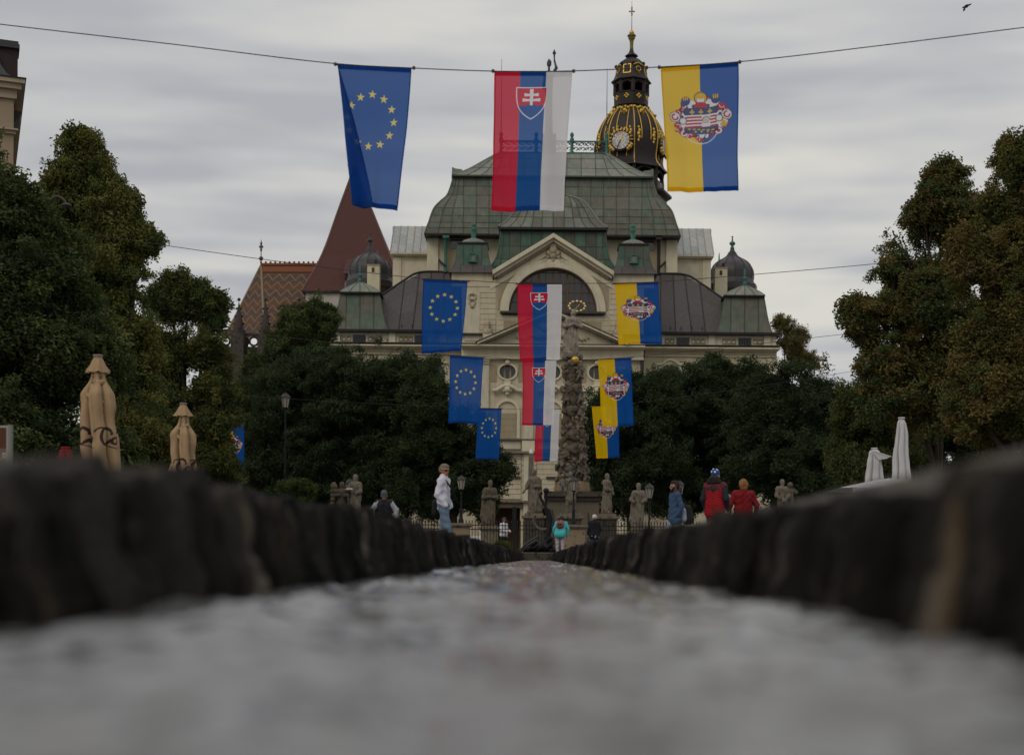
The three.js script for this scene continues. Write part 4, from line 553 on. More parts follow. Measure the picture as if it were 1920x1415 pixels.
// ---------------------------------------------------------------- the column with the Madonna
{
  const d = 75, m = d / F, axis = P(1073, 900, d), Y = (v) => P(1073, v, d).y, X = (px) => axis.x + (px - 1073) * m, col = thing('plague_column', 'tall carved stone column of clouds and cherubs topped by a crowned Madonna', 'monument', V(axis.x, 0, -d));
  part(col, 'great_plinth', metric(merge([box(X(1026), X(1122), 0.4, Y(940), -d - 1.4, -d + 1.4)])), M([0.15, 0.13, 0.105], { map: rep(texStone, 2, 6) }));
  part(col, 'plinth_cornice', metric(merge([box(X(1020), X(1128), Y(933), Y(927), -d - 1.7, -d + 1.7), box(X(1023), X(1125), Y(940), Y(933), -d - 1.55, -d + 1.55), box(X(1022), X(1126), Y(927), Y(923.5), -d - 1.6, -d + 1.6)])), plinthDark);
  part(col, 'step', metric(box(X(1010), X(1138), -0.02, 0.4, -d - 2.2, -d + 2.0)), plinthDark);
  const warmBase = M([0.25, 0.19, 0.12], { map: mst });
  part(col, 'shaft_base', metric(lathe([[33 * m, Y(923)], [34 * m, Y(915)], [32 * m, Y(909)], [33 * m, Y(906)], [30 * m, Y(903)]], 20).translate(axis.x, 0, -d)), warmBase);
  // shaft: swelling cloud column
  const R = (v) => lerp(18.5, 29, sstep(690, 905, v)) * m, lo = V(-1.3, Y(906), -1.3), hi = V(1.3, Y(680), 1.3);
  const shaft = nets((x, y, z) => { const v = 683 + (Y(683) - y) / m; return Math.hypot(x, z) - R(v) * 0.86 + 0.16 * nz(x * 2.6, y * 1.9, z * 2.6 + 4) + 0.07 * nz(x * 7, y * 6, z * 7 + 9) + 0.4 * Math.max(0, (682 - v) * m) + 0.4 * Math.max(0, (v - 905) * m); }, lo, hi, 0.055);
  part(col, 'cloud_shaft', shaft.translate(axis.x, 0, -d), M([0.10, 0.083, 0.062], { map: mst, bumpMap: bf, bumpScale: 0.02 }));
  // cherubs, sitting figures and heads climbing the shaft
  const putto = (k) => { const s = k % 2 ? 1 : -1; return fleshy([[0, 0.46, 0.08, 0.125, 0.02 * s, 0.5, 0.09, 0.13], [0, 0.3, 0, 0.15, 0, 0, 0.02, 0.17], [s * 0.16, 0.28, 0, 0.075, s * 0.3, 0.42, 0.1, 0.065], [s * 0.3, 0.42, 0.1, 0.06, s * 0.28, 0.62, 0.1, 0.045], [-s * 0.16, 0.28, 0, 0.075, -s * 0.3, 0.1, 0.12, 0.06], [-s * 0.3, 0.1, 0.12, 0.06, -s * 0.1, 0.02, 0.22, 0.045], [0.1, -0.05, 0.04, 0.11, 0.2, -0.12, 0.25, 0.085], [0.2, -0.12, 0.25, 0.085, 0.16, -0.38, 0.2, 0.06], [-0.1, -0.05, 0.04, 0.11, -0.16, -0.2, 0.24, 0.085], [-0.16, -0.2, 0.24, 0.085, -0.24, -0.44, 0.16, 0.06], [-s * 0.12, 0.25, -0.14, 0.06, -s * 0.42, 0.42, -0.18, 0.05]], 0.042, 0.06, (x, y, z) => 0.012 * Math.sin(y * 24 + x * 9)); };
  const kinds = [0, 1].map(putto), headG = fleshy([[0, 0, 0, 0.17, 0, 0.05, 0.03, 0.16], [0, -0.02, 0.16, 0.04, 0, -0.04, 0.19, 0.03], [-0.12, -0.14, 0, 0.1, -0.34, -0.05, -0.05, 0.07], [0.12, -0.14, 0, 0.1, 0.34, -0.05, -0.05, 0.07]], 0.045, 0.05), cloudG = fleshy([[0, 0, 0, 0.28, 0.2, 0.1, 0, 0.2], [-0.2, -0.05, 0.05, 0.2, -0.3, -0.2, 0, 0.14], [0.1, -0.25, 0.05, 0.2, 0, -0.2, 0.1, 0.18]], 0.05, 0.05), cm = [M([0.15, 0.134, 0.112], { map: mst, bumpMap: bf, bumpScale: 0.015 }), statueDark, M([0.17, 0.14, 0.10], { map: mst })];
  const spots = [[1056, 700, 'b'], [1066, 682, 'h'], [1086, 688, 'h'], [1085, 705, 'p'], [1052, 690, 'h'], [1060, 750, 'p'], [1087, 748, 'p'], [1090, 782, 'P'], [1084, 800, 'p'], [1068, 800, 'h'], [1052, 790, 'h'], [1051, 812, 'h'], [1090, 812, 'b'], [1098, 818, 'h'], [1082, 822, 'h'], [1094, 834, 'P'], [1058, 838, 'h'], [1051, 830, 'b'], [1092, 856, 'P'], [1076, 864, 'h'], [1060, 852, 'p'], [1052, 868, 'P'], [1100, 872, 'h'], [1072, 842, 'b'], [1069, 770, 'b'], [1078, 728, 'b'], [1062, 722, 'h'], [1050, 730, 'h'], [1072, 816, 'b'], [1068, 880, 'b'], [1086, 884, 'p'], [1097, 892, 'P'], [1048, 892, 'P'], [1060, 888, 'P'], [1106, 884, 'h'], [1044, 876, 'h'], [1092, 762, 'h'], [1054, 770, 'h']];
  spots.forEach(([px, py, k], i) => { const off = (px - 1073) / (R(py) / m), ang = Math.asin(clamp(off, -0.98, 0.98)), rad = R(py) * 0.84, s = 0.82 * (k === 'P' ? 1.15 : k === 'p' ? 0.98 : 1) * lerp(0.9, 1.1, (i * 0.37) % 1), g = k === 'h' ? headG : k === 'b' ? cloudG : kinds[i % 2];
    shared(col, k === 'h' ? 'cherub_head' : k === 'b' ? 'cloud_boss' : 'cherub', g, k === 'b' ? cm[1] : cm[i % 4 === 0 ? 2 : i % 5 === 0 ? 1 : 0], V(axis.x + Math.sin(ang) * rad * (Math.abs(off) > 0.9 ? Math.abs(off) * 1.02 : 1), Y(py), -d + Math.cos(ang) * rad), [0, ang, (i % 3 - 1) * 0.25], [s, s, s]); });
  part(col, 'gilt_globe', ball(X(1076), Y(677), -d + 0.4, 0.22, 14), gold); part(col, 'globe_cloud', fleshy([[-0.4, 0, 0, 0.2, 0.35, 0.02, 0, 0.2], [-0.2, 0.05, 0.3, 0.14, 0.25, 0.05, 0.3, 0.13]], 0.05, 0.08).translate(X(1072), Y(670), -d), statueStone);
  part(col, 'madonna', robed({ beard: false, cloak: 1, sway: -0.04, armL: [[-0.42, 1.55, 0.12], [-0.08, 1.6, 0.3]], armR: [[0.44, 1.55, 0.1], [0.1, 1.62, 0.32]], head: [0.04, 0.02] }).scale(0.96, 0.96, 0.96).translate(X(1072), Y(665), -d), M([0.25, 0.225, 0.195], { map: mst }));
  const hy = Y(574), hx = X(1079), halo = part(col, 'halo', new THREE.TorusGeometry(0.43, 0.028, 6, 36).scale(1, 0.62, 1).translate(hx, hy, -d), gold); for (let k = 0; k < 12; k++) { const a = k / 12 * Math.PI * 2; part(halo, 'halo_star', new THREE.SphereGeometry(0.06, 8, 6).translate(hx + Math.cos(a) * 0.43, hy + Math.sin(a) * 0.267, -d + 0.03), M([0.85, 0.66, 0.3], { roughness: 0.3, metalness: 0.4 })); } part(halo, 'halo_stay', bar(V(hx - 0.2, hy - 0.28, -d), V(hx + 0.15, hy + 0.12, -d), 0.03), gold);
}
// ---------------------------------------------------------------- lamps, fence, posts around the column
function lamp(label, px, top, base, d, opt = {}) {
  const t = P(px, top, d), b = P(px, base, d), by = base > 1040 ? 0 : b.y, L = thing('street_lamp', label, 'street lamp', V(t.x, by, -d), 'old lantern lamps'), x = t.x, h = t.y - by, s = opt.s ?? 0.74;
  part(L, 'pole', lathe([[0.16 * s, by], [0.16 * s, by + 0.12], [0.11 * s, by + 0.2], [0.09 * s, by + 0.5], [0.12 * s, by + 0.56], [0.055 * s, by + 0.65], [0.045 * s, by + h - 1.15 * s], [0.09 * s, by + h - 1.1 * s], [0.05 * s, by + h - 1.05 * s], [0.05 * s, by + h - 0.92 * s], [0.14 * s, by + h - 0.9 * s], [0.14 * s, by + h - 0.86 * s]], 12).translate(x, 0, -d), iron);
  const head = part(L, 'lantern_frame', merge([0, 1, 2, 3, 4, 5].map((k) => { const a = k * Math.PI / 3; return bar(V(x + Math.cos(a) * 0.15 * s, t.y - 0.86 * s, -d + Math.sin(a) * 0.15 * s), V(x + Math.cos(a) * 0.26 * s, t.y - 0.3 * s, -d + Math.sin(a) * 0.26 * s), 0.025 * s); })), iron);
  part(head, 'lantern_glass', new THREE.CylinderGeometry(0.245 * s, 0.14 * s, 0.55 * s, 6, 1, true).rotateY(Math.PI / 2).translate(x, t.y - 0.58 * s, -d), new THREE.MeshPhysicalMaterial({ color: lin(0.55, 0.52, 0.45), transmission: 0.55, roughness: 0.75, side: THREE.DoubleSide }));
  part(head, 'lantern_roof', lathe([[0.31 * s, t.y - 0.31 * s], [0.3 * s, t.y - 0.27 * s], [0.17 * s, t.y - 0.13 * s], [0.1 * s, t.y - 0.1 * s], [0.1 * s, t.y - 0.06 * s], [0.03 * s, t.y - 0.04 * s], [0.045 * s, t.y - 0.02 * s], [0.005, t.y]], 6).translate(x, 0, -d), M([0.03, 0.03, 0.03], { roughness: 0.4 }));
  return L;
}
lamp('old lantern lamp on a stone pier, right of the man in white jacket', 865, 890, 980, 62);
lamp('old lantern lamp in front of the saint with the child', 1076, 892, 982, 61);
lamp('dark lantern lamp beside the veiled saint statue', 1218, 905, 1047, 58);
lamp('old lantern lamp behind the head of the blue-jacketed man', 1275, 900, 1047, 64);
lamp('old lantern lamp between the angel statue and saint with book', 656, 896, 1047, 61);
lamp('tall lantern lamp almost hidden against dark trees on the left', 535, 735, 1047, 58);
{
  const d0 = 63, fenceY = (v) => P(1000, v, d0).y, xs = [P(700, 990, d0).x, P(850, 990, d0).x, P(918, 990, d0).x, P(1058, 990, d0).x, P(1090, 990, d0).x, P(1200, 990, d0).x, P(1330, 990, d0).x];
  const spans = [[0, 1, 'black iron fence panel left of the first stone pier'], [1, 3, 'black iron fence panel behind the white-jacketed man and metal fountain'], [4, 6, 'black iron fence panel right of the middle stone pier']];
  const pk = merge([cyl(0, 0, 1.42, 0, 0.016, 0.016, 5), new THREE.ConeGeometry(0.035, 0.14, 5).translate(0, 1.49, 0)]);
  for (const [a, b, label] of spans) { const f = thing('iron_fence', label, 'fence', V(xs[a], 0, -d0), 'iron fence around the column'), x0 = xs[a] + 0.3, x1 = xs[b] - 0.3; for (const y of [0.25, 1.12, 1.3]) part(f, 'rail', box(x0, x1, y, y + 0.04, -d0 - 0.02, -d0 + 0.02), iron); for (let x = x0; x < x1; x += 0.135) shared(f, 'picket', pk, iron, V(x, 0.02, -d0)); }
  for (const [px, v, label, w] of [[862, 981, 'broad stone fence pier carrying a lantern, left of the column', 1.0], [1078, 984, 'pale stone fence pier carrying a lantern, beside the woman in turquoise', 1.05]]) { const p = P(px, v, 61.5), g = thing('stone_pier', label, 'pier', V(p.x, 0, -61.5), 'stone piers of the fence'); part(g, 'shaft', metric(box(p.x - w * 0.42, p.x + w * 0.42, 0.3, p.y - 0.16, -62, -61.05)), M([0.26, 0.21, 0.15], { map: mst })); part(g, 'cap', metric(merge([box(p.x - w * 0.55, p.x + w * 0.55, p.y - 0.1, p.y, -62.1, -60.92), box(p.x - w * 0.48, p.x + w * 0.48, p.y - 0.16, p.y - 0.1, -62.05, -60.98)])), plinth); part(g, 'base', metric(box(p.x - w * 0.55, p.x + w * 0.55, -0.02, 0.3, -62.1, -60.92)), plinth); }
  const bp = P(965, 950, 58), post = thing('sign_post', 'plain black pillar post between far man and plumed saint', 'post', V(bp.x, 0, -58)); part(post, 'pole', box(bp.x - 0.035, bp.x + 0.05, -0.02, 0.95, -58.06, -57.96), iron); part(post, 'panel', box(bp.x - 0.09, bp.x + 0.07, 0.95, bp.y, -58.08, -57.94), iron);
  const op = P(996, 842, 86), ob = thing('stone_stele', 'tall narrow grey stone pillar behind the plumed saint', 'pillar', V(op.x, 0, -86)); part(ob, 'shaft', metric(extrude([[op.x - 0.2, 0], [op.x + 0.2, 0], [op.x + 0.15, op.y - 0.25], [op.x - 0.15, op.y - 0.25]], 0.36, -85.8)), M([0.20, 0.17, 0.145], { map: mst })); part(ob, 'tip', new THREE.ConeGeometry(0.21, 0.4, 4).rotateY(Math.PI / 4).translate(op.x, op.y - 0.05, -86), M([0.62, 0.6, 0.58])); part(ob, 'base', metric(box(op.x - 0.35, op.x + 0.35, -0.02, 0.5, -86.4, -85.6)), plinthDark);
  // black metal fountain with swan neck spout
  const q = (px, py, d = 51) => P(px, py, d), f = thing('metal_fountain', 'black metal fountain with swan-neck spout at the end of the channel', 'fountain', V(q(1010, 1040).x, 0, -51)), black = M([0.012, 0.012, 0.013], { roughness: 0.6 });
  part(f, 'neck', merge([tube([[1017, 923], [1013, 926], [1014, 934], [1019, 943], [1026, 955], [1030, 968], [1031, 985], [1027, 1003], [1020, 1018]].map(([x, y]) => q(x, y)), 0.05, 8, 60), tube([[1026, 955], [1030, 968], [1031, 985], [1027, 1003], [1018, 1030]].map(([x, y]) => q(x, y)), 0.11, 8, 50)]), black);
  part(f, 'neck_ring', new THREE.TorusGeometry(0.35, 0.06, 8, 24, 3.9).rotateZ(2.6).translate(...q(1019, 975, 51.2).toArray()), statueDark);
  part(f, 'knob', merge([ball(...q(1024, 920).toArray(), 0.11, 12), cyl(q(1024, 920).x, q(1024, 960).y, q(1024, 920).y, -51.2, 0.05, 0.05, 8)]), black);
  const bb = q(1005, 1030); part(f, 'body', fleshy([[-0.6, 0, 0, 0.09, 0.6, 0.05, 0, 0.12], [0.15, 0.1, 0, 0.15, 0.5, 0.45, 0, 0.13], [-0.2, 0.08, 0.1, 0.12, 0.3, 0.2, 0.1, 0.13], [-0.35, 0.05, 0.2, 0.08, 0.0, 0.32, 0.2, 0.07], [0.35, 0.1, 0.2, 0.08, 0.62, 0.3, 0.1, 0.06]], 0.035, 0.06, (x, y, z) => 0.06 * nz(x * 9, y * 9, z * 9)).translate(bb.x, bb.y - 0.05, -51), black);
  for (const [a, b, c] of [[[975, 1035], [985, 1020], [1008, 1006]], [[978, 1036], [990, 1022], [1006, 1012]], [[1005, 990], [1016, 996], [1022, 1006]], [[1035, 990], [1038, 970], [1035, 955]]]) part(f, 'wing_feather', tube([q(...a, 50.8), q(...b, 50.8), q(...c, 50.8)], 0.035, 6, 16), M([0.05, 0.05, 0.055], { roughness: 0.25, metalness: 0.5 }));
  for (let k = 0; k < 9; k++) part(f, 'basin_tooth', ball(...q(987 + k * 6, 1041, 49.5).toArray(), 0.05, 6), black);
  part(f, 'basin', metric(merge([box(q(984, 1040).x, q(1043, 1040).x, -0.02, q(1010, 1037).y, -51.6, -49.4)])), black);
  // white barrier beyond the fence, left
  const wb = P(893, 1012, 70), bar2 = thing('cafe_board', 'low white board behind the fence near the stone pier', 'board', V(wb.x, 0, -70)); part(bar2, 'panel', box(wb.x - 0.3, wb.x + 0.3, 0.25, wb.y + 0.2, -70.03, -69.98), M([0.75, 0.75, 0.74])); for (const s of [-0.25, 0.25]) part(bar2, 'leg', box(wb.x + s - 0.02, wb.x + s + 0.02, -0.02, 0.25, -70.04, -69.97), iron);
}
// ---------------------------------------------------------------- flags on wires across the street
function canvasTex(w, h, draw) { const c = document.createElement('canvas'); c.width = w; c.height = h; draw(c.getContext('2d'), w, h); const t = new THREE.CanvasTexture(c); t.colorSpace = THREE.SRGBColorSpace; t.magFilter = THREE.LinearFilter; return t; }
function star(g, x, y, r, rot = 0) { g.beginPath(); for (let i = 0; i < 10; i++) { const a = rot - Math.PI / 2 + i * Math.PI / 5, q = i % 2 ? r * 0.4 : r; g.lineTo(x + Math.cos(a) * q, y + Math.sin(a) * q); } g.closePath(); g.fill(); }
const flagEU = canvasTex(512, 920, (g, w, h) => { g.fillStyle = '#0d5bb0'; g.fillRect(0, 0, w, h); g.fillStyle = '#ffe97a'; for (let i = 0; i < 12; i++) { const a = i * Math.PI / 6; star(g, w * 0.5 + Math.sin(a) * 158, h * 0.38 - Math.cos(a) * 168, 30); } });
const flagSK = canvasTex(512, 920, (g, w, h) => {
  g.fillStyle = '#e42a50'; g.fillRect(0, 0, w / 3, h); g.fillStyle = '#155fae'; g.fillRect(w / 3, 0, w / 3, h); g.fillStyle = '#f2f0f2'; g.fillRect(w * 2 / 3, 0, w / 3, h);
  const shield = (k) => { const x = w * 0.49, y = h * 0.21, s = 104 * k; g.beginPath(); g.moveTo(x - s, y - 94 * k); g.lineTo(x + s, y - 94 * k); g.bezierCurveTo(x + s * 1.02, y + 20, x + s * 0.95, y + 70 * k, x, y + 118 * k); g.bezierCurveTo(x - s * 0.95, y + 70 * k, x - s * 1.02, y + 20, x - s, y - 94 * k); g.closePath(); };
  g.fillStyle = '#fbfafc'; shield(1); g.fill(); g.save(); shield(0.93); g.clip(); g.fillStyle = '#e21f45'; g.fillRect(0, 0, w, h); g.fillStyle = '#155fae'; const x = w * 0.49, y = h * 0.21;
  for (const [dx, dy, r] of [[-62, 66, 40], [0, 66, 52], [62, 66, 40]]) { g.beginPath(); g.arc(x + dx, y + dy, r, 0, 7); g.fill(); } g.fillRect(x - 120, y + 66, 240, 90);
  g.fillStyle = '#fbfafc'; const arm = (cx, cy, l, t) => { g.beginPath(); g.moveTo(cx - l, cy - t * 1.25); g.lineTo(cx - 8, cy - t * 0.7); g.lineTo(cx + 8, cy - t * 0.7); g.lineTo(cx + l, cy - t * 1.25); g.lineTo(cx + l, cy + t * 1.25); g.lineTo(cx + 8, cy + t * 0.7); g.lineTo(cx - 8, cy + t * 0.7); g.lineTo(cx - l, cy + t * 1.25); g.fill(); };
  g.beginPath(); g.moveTo(x - 13, y - 82); g.lineTo(x + 13, y - 82); g.lineTo(x + 9, y + 24); g.lineTo(x - 9, y + 24); g.fill(); arm(x, y - 44, 48, 9); arm(x, y - 10, 60, 9); g.restore(); });
const flagCity = canvasTex(512, 920, (g, w, h) => {
  g.fillStyle = '#f7cd0a'; g.fillRect(0, 0, w / 2, h); g.fillStyle = '#0d5bb0'; g.fillRect(w / 2, 0, w / 2, h);
  const x = w * 0.5, y = h * 0.405, el = (dx, dy, rx, ry, c, rot = 0) => { g.fillStyle = c; g.beginPath(); g.ellipse(x + dx, y + dy, rx, ry, rot, 0, 7); g.fill(); }, curl = (dx, dy, r, c, lw, a0, a1, cc) => { g.strokeStyle = c; g.lineWidth = lw; g.lineCap = 'round'; g.beginPath(); g.arc(x + dx, y + dy, r, a0, a1, cc); g.stroke(); };
  const red = '#c81a3a', white = '#f3f0f2', navy = '#274a86', dark = '#3a2440', au = '#e9b91c';
  // mantling: red and white curls round the shield
  el(0, 12, 176, 140, '#8a1634'); const er = mulberry(5); for (let k = 0; k < 90; k++) { const a = er() * 6.283, q = 0.62 + 0.38 * er(), dx = Math.cos(a) * 196 * q, dy = 14 + Math.sin(a) * 150 * q, r = 12 + 20 * er(), c = er(); el(dx, dy, r, r * 0.6, c < 0.52 ? red : c < 0.8 ? white : c < 0.92 ? navy : au, a + 0.7); curl(dx, dy, r * 0.85, dark, 3, a, a + 3.4); if (c < 0.5) curl(dx, dy, r * 0.5, white, 5, a + 1, a + 4); }
  for (const s of [-1, 1]) { el(s * 176, -6, 34, 40, white, 0.3); curl(s * 176, -6, 20, red, 11, 0, 4.6); curl(s * 176, -6, 36, dark, 4, 0, 6.3); el(s * 60, -92, 30, 34, white); el(s * 48, -80, 13, 13, navy); el(s * 100, -122, 30, 34, navy); for (let k = -1; k <= 1; k++) el(s * 100 + k * 13, -142, 5, 18, au); el(s * 118, 112, 27, 25, white); el(s * 118, 112, 12, 12, red); curl(s * 118, 112, 25, dark, 4, 0, 6.3); }
  // saint's head with halo on top
  el(0, -140, 42, 46, au); curl(0, -140, 42, dark, 5, 0, 6.3); el(0, -128, 24, 32, white); el(0, -146, 26, 12, au); el(0, -84, 44, 26, red);
  // shield
  g.fillStyle = dark; g.fillRect(x - 116, y - 68, 232, 180); g.fillStyle = navy; g.fillRect(x - 110, y - 64, 220, 46); for (const dx of [-60, 0, 60]) { el(dx, -40, 7, 20, au); el(dx - 10, -38, 8, 6, au); el(dx + 10, -38, 8, 6, au); }
  for (let i = 0; i < 8; i++) { g.fillStyle = i % 2 ? red : white; g.fillRect(x - 110, y - 18 + i * 11.5, 220, 11.5); }
  g.fillStyle = white; g.fillRect(x + 4, y - 12, 58, 82); g.fillStyle = '#8d8a78'; for (let i = 0; i < 6; i++) g.fillRect(x + 12 + i * 7, y + 6, 3, 40); curl(34, 24, 26, '#8a7a4a', 6, 3, 6.4);
  for (const s of [-1, 1]) { el(s * 122, 20, 20, 52, white); curl(s * 122, 20, 24, dark, 5, 0, 6.3); el(s * 128, -10, 10, 12, navy); }
  g.fillStyle = navy; g.beginPath(); g.moveTo(x - 110, y + 74); g.lineTo(x + 110, y + 74); g.quadraticCurveTo(x + 90, y + 118, x, y + 126); g.quadraticCurveTo(x - 90, y + 118, x - 110, y + 74); g.fill(); g.fillStyle = au; for (let i = 0; i < 6; i++) g.fillRect(x - 92 + i * 32, y + 78 + i * 3, 20, 9); for (const dx of [-40, 0, 44]) el(dx, 104, 8, 10, '#b9b04a'); curl(0, 78, 116, white, 6, 0.5, 2.64); });
// thin open weave: some of what is behind shows between the threads, the rest of the light passes tinted
const cloth = (map, o = 1) => new THREE.MeshPhysicalMaterial({ map, color: 0xffffff, roughness: 0.92, transmission: 0.72, thickness: 0, side: THREE.DoubleSide, specularIntensity: 0.15, opacity: o, transparent: o < 1 });
const hemOf = { eu: cloth(flagEU), sk: cloth(flagSK), ke: cloth(flagCity) }, clothOf = { eu: cloth(flagEU, 0.925), sk: cloth(flagSK, 0.925), ke: cloth(flagCity, 0.925) };
const NAME = { eu: ['starred_flag', 'blue flag with ring of gold stars'], sk: ['national_flag', 'red blue and white flag with double-cross shield'], ke: ['city_flag', 'yellow and blue flag with city coat of arms'] };
function hangFlag(kind, [tl, tr, br, bl], d, where, fold = 0, wave = 1) {
  const [a, b, c, e] = [tl, tr, br, bl].map(([x, y]) => P(x, y, d)), nu = 36, nv = 56, seed = rnd() * 50, flag = thing(NAME[kind][0], NAME[kind][1] + ' ' + where, 'flag', a.clone().lerp(b, 0.5));
  const at = (u, v) => { const f = fold * Math.pow(v, 0.9); let uu = u, z = 0; if (u < f) { uu = 2 * f - u; z = 0.03 + 0.05 * Math.sin(Math.PI * clamp(u / Math.max(f, 1e-3))) ; }
    const p = a.clone().lerp(b, uu).lerp(e.clone().lerp(c, uu), v), k = wave * sstep(0, 0.5, v), sg = 0.012 * wave; p.x += sg * (uu - 0.5) * Math.sin(v * 5 + seed) * 2; p.y -= 0.03 * wave * Math.sin(Math.PI * uu) * v * Math.sin(seed);
    z += k * (0.05 * Math.sin(uu * 7 + seed + v * 2.2) + 0.025 * Math.sin(uu * 17 + seed * 2 - v * 3) + 0.05 * nz(uu * 2.5 + seed, v * 1.7, 2)) + 0.012 * Math.sin(uu * 34 + seed) * sstep(0.55, 1, v) * wave + 0.10 * fold * Math.sin(uu * 22 - v * 6) * v;
    p.x += 0.012 * nz(v * 3, seed, uu * 2) * k; p.y += 0.02 * nz(uu * 4, seed + 3, 1) * v; p.z += z; return p; };
  const make = (u0, u1, v0, v1, n1, n2, dz = 0) => { const pos = [], uv = [], ind = []; for (let j = 0; j <= n2; j++) for (let i = 0; i <= n1; i++) { const v = lerp(v0, v1, j / n2), f = fold * Math.pow(v, 0.9), n0 = n1 / 4, u = fold && u0 === 0 && u1 === 1 ? (i <= n0 ? f * i / n0 : lerp(f, 1, (i - n0) / (n1 - n0))) : lerp(u0, u1, i / n1), p = at(u, v); pos.push(p.x, p.y, p.z + dz); uv.push(u, 1 - v); if (i && j) { const k = j * (n1 + 1) + i; ind.push(k - n1 - 2, k - 1, k - n1 - 1, k - n1 - 1, k - 1, k); } }
    const g = new THREE.BufferGeometry(); g.setAttribute('position', new THREE.Float32BufferAttribute(pos, 3)); g.setAttribute('uv', new THREE.Float32BufferAttribute(uv, 2)); g.setIndex(ind); g.computeVertexNormals(); return g; };
  part(flag, 'cloth', make(0, 1, 0, 1, nu, nv), clothOf[kind]);
  part(flag, 'hem', make(0, 1, 0.965, 1, nu, 3, 0.008), hemOf[kind]); part(flag, 'hem', make(0, 1, 0, 0.028, nu, 2, 0.008), hemOf[kind]); part(flag, 'hem', make(0, 0.018, 0, 1, 1, nv, 0.006), hemOf[kind]); part(flag, 'hem', make(0.985, 1, 0, 1, 1, nv, 0.006), hemOf[kind]);
  part(flag, 'rod', bar(a.clone().add(V(-0.02, 0.012, -0.012)), b.clone().add(V(0.02, 0.012, -0.012)), 0.016), iron);
  for (const q of [a, b]) part(flag, 'clip', ball(q.x + (q === a ? -0.03 : 0.03), q.y + 0.02, q.z - 0.01, 0.03, 7), M([0.10, 0.09, 0.08]));
  return flag;
}
const rows = [
  [22, 'in the front row', [['eu', [[632, 122], [772, 129], [747, 398], [616, 381]], 0.33, 1.2, 'with left edge folded over, '], ['sk', [[928, 135], [1072, 135], [1057, 393], [921, 394]]], ['ke', [[1240, 128], [1384, 118], [1386, 357], [1251, 358]]]], [[-200, 22], [0, 47], [320, 84], [632, 121], [772, 129], [928, 135], [1072, 134.5], [1240, 127], [1384, 117.5], [1650, 87], [1920, 53], [2150, 24]]],
  [38, 'in the second row', [['eu', [[793, 524], [877, 528], [865, 658], [790, 664]]], ['sk', [[970, 533], [1054, 533], [1050, 675], [974, 677]]], ['ke', [[1152, 533], [1235, 530], [1241, 645], [1161, 646]]]], [[-100, 398], [295, 459], [560, 496], [793, 523], [877, 527], [970, 532], [1054, 532], [1152, 532], [1235, 529], [1420, 515], [1660, 494], [2050, 455]]],
  [51, 'in the third row', [['eu', [[843, 667], [907, 671], [898, 795], [841, 793]]], ['sk', [[980, 676], [1043, 676], [1038, 796], [979, 797]]], ['ke', [[1121, 675], [1184, 671], [1188, 798], [1129, 799]]]], [[100, 578], [400, 617], [640, 645], [843, 666], [907, 670], [980, 675], [1043, 675], [1121, 674], [1184, 670], [1380, 650], [1610, 624], [1900, 590]]],
  [69, 'in the rearmost row', [['eu', [[897, 766], [941, 766], [935, 862], [891, 861]]], ['sk', [[1005, 768], [1050, 767], [1045, 864], [1002, 866]]], ['ke', [[1110, 762], [1160, 760], [1162, 857], [1118, 859]]]], [[300, 730], [600, 752], [897, 765], [1005, 768], [1160, 759], [1400, 728], [1700, 680]]],
];
rows.forEach(([d, where, fl, wire], i) => { fl.forEach(([k, q, fold, wv, extra]) => hangFlag(k, q, d, (extra ?? '') + where, fold ?? 0, wv ?? [0.8, 0.8, 0.8, 0.8][i])); const pts = wire.map(([x, y]) => P(x, y, d).add(V(0, 0.02, -0.02))), w = thing('wire', 'thin dark steel wire carrying the flags ' + where, 'wire', pts[3].clone(), 'wires across the street'); part(w, 'strand', tube(pts, i ? 0.009 : 0.0085, 5, 160), M([0.05, 0.045, 0.042])); });
hangFlag('ke', [[413, 796], [457, 794], [458, 890], [420, 890]], 69, 'half hidden by the left trees');
// ---------------------------------------------------------------- trees: limbs and sprigs of leaves in clumps
const sprigs = [0, 1, 2].map((n) => { const r = mulberry(77 + n), pos = [], nor = [];
  for (let k = 0; k < 15; k++) { const L = 0.058 + 0.03 * r(), W = L * 0.52, c = V((r() - 0.5) * 0.46, (r() - 0.5) * 0.38, (r() - 0.5) * 0.46), q = new THREE.Quaternion().setFromEuler(new THREE.Euler((r() - 0.5) * 1.9 + 0.5, r() * 6.3, (r() - 0.5) * 1.6)), t = (x, y, z) => V(x, y, z).applyQuaternion(q).add(c);
    const A = t(0, 0, -L), B = t(-W, 0.02, -L * 0.1), C = t(0, -0.01, L), D = t(W, 0.02, -L * 0.1); for (const tri of [[A, B, C], [A, C, D]]) { const nn = tri[1].clone().sub(tri[0]).cross(tri[2].clone().sub(tri[0])).normalize(); for (const p of tri) { pos.push(p.x, p.y, p.z); nor.push(nn.x, nn.y, nn.z); } } }
  const g = new THREE.BufferGeometry(); g.setAttribute('position', new THREE.Float32BufferAttribute(pos, 3)); g.setAttribute('normal', new THREE.Float32BufferAttribute(nor, 3)); return g; });
const leafMat = new THREE.MeshPhysicalMaterial({ color: 0xffffff, roughness: 0.9, transmission: 0.28, thickness: 0, side: THREE.DoubleSide, specularIntensity: 0.4 });
const bark = M([0.055, 0.045, 0.036], { map: rep(texStone, 0.8, 2), bumpMap: rep(bumpFine, 0.4, 1), bumpScale: 0.02 });
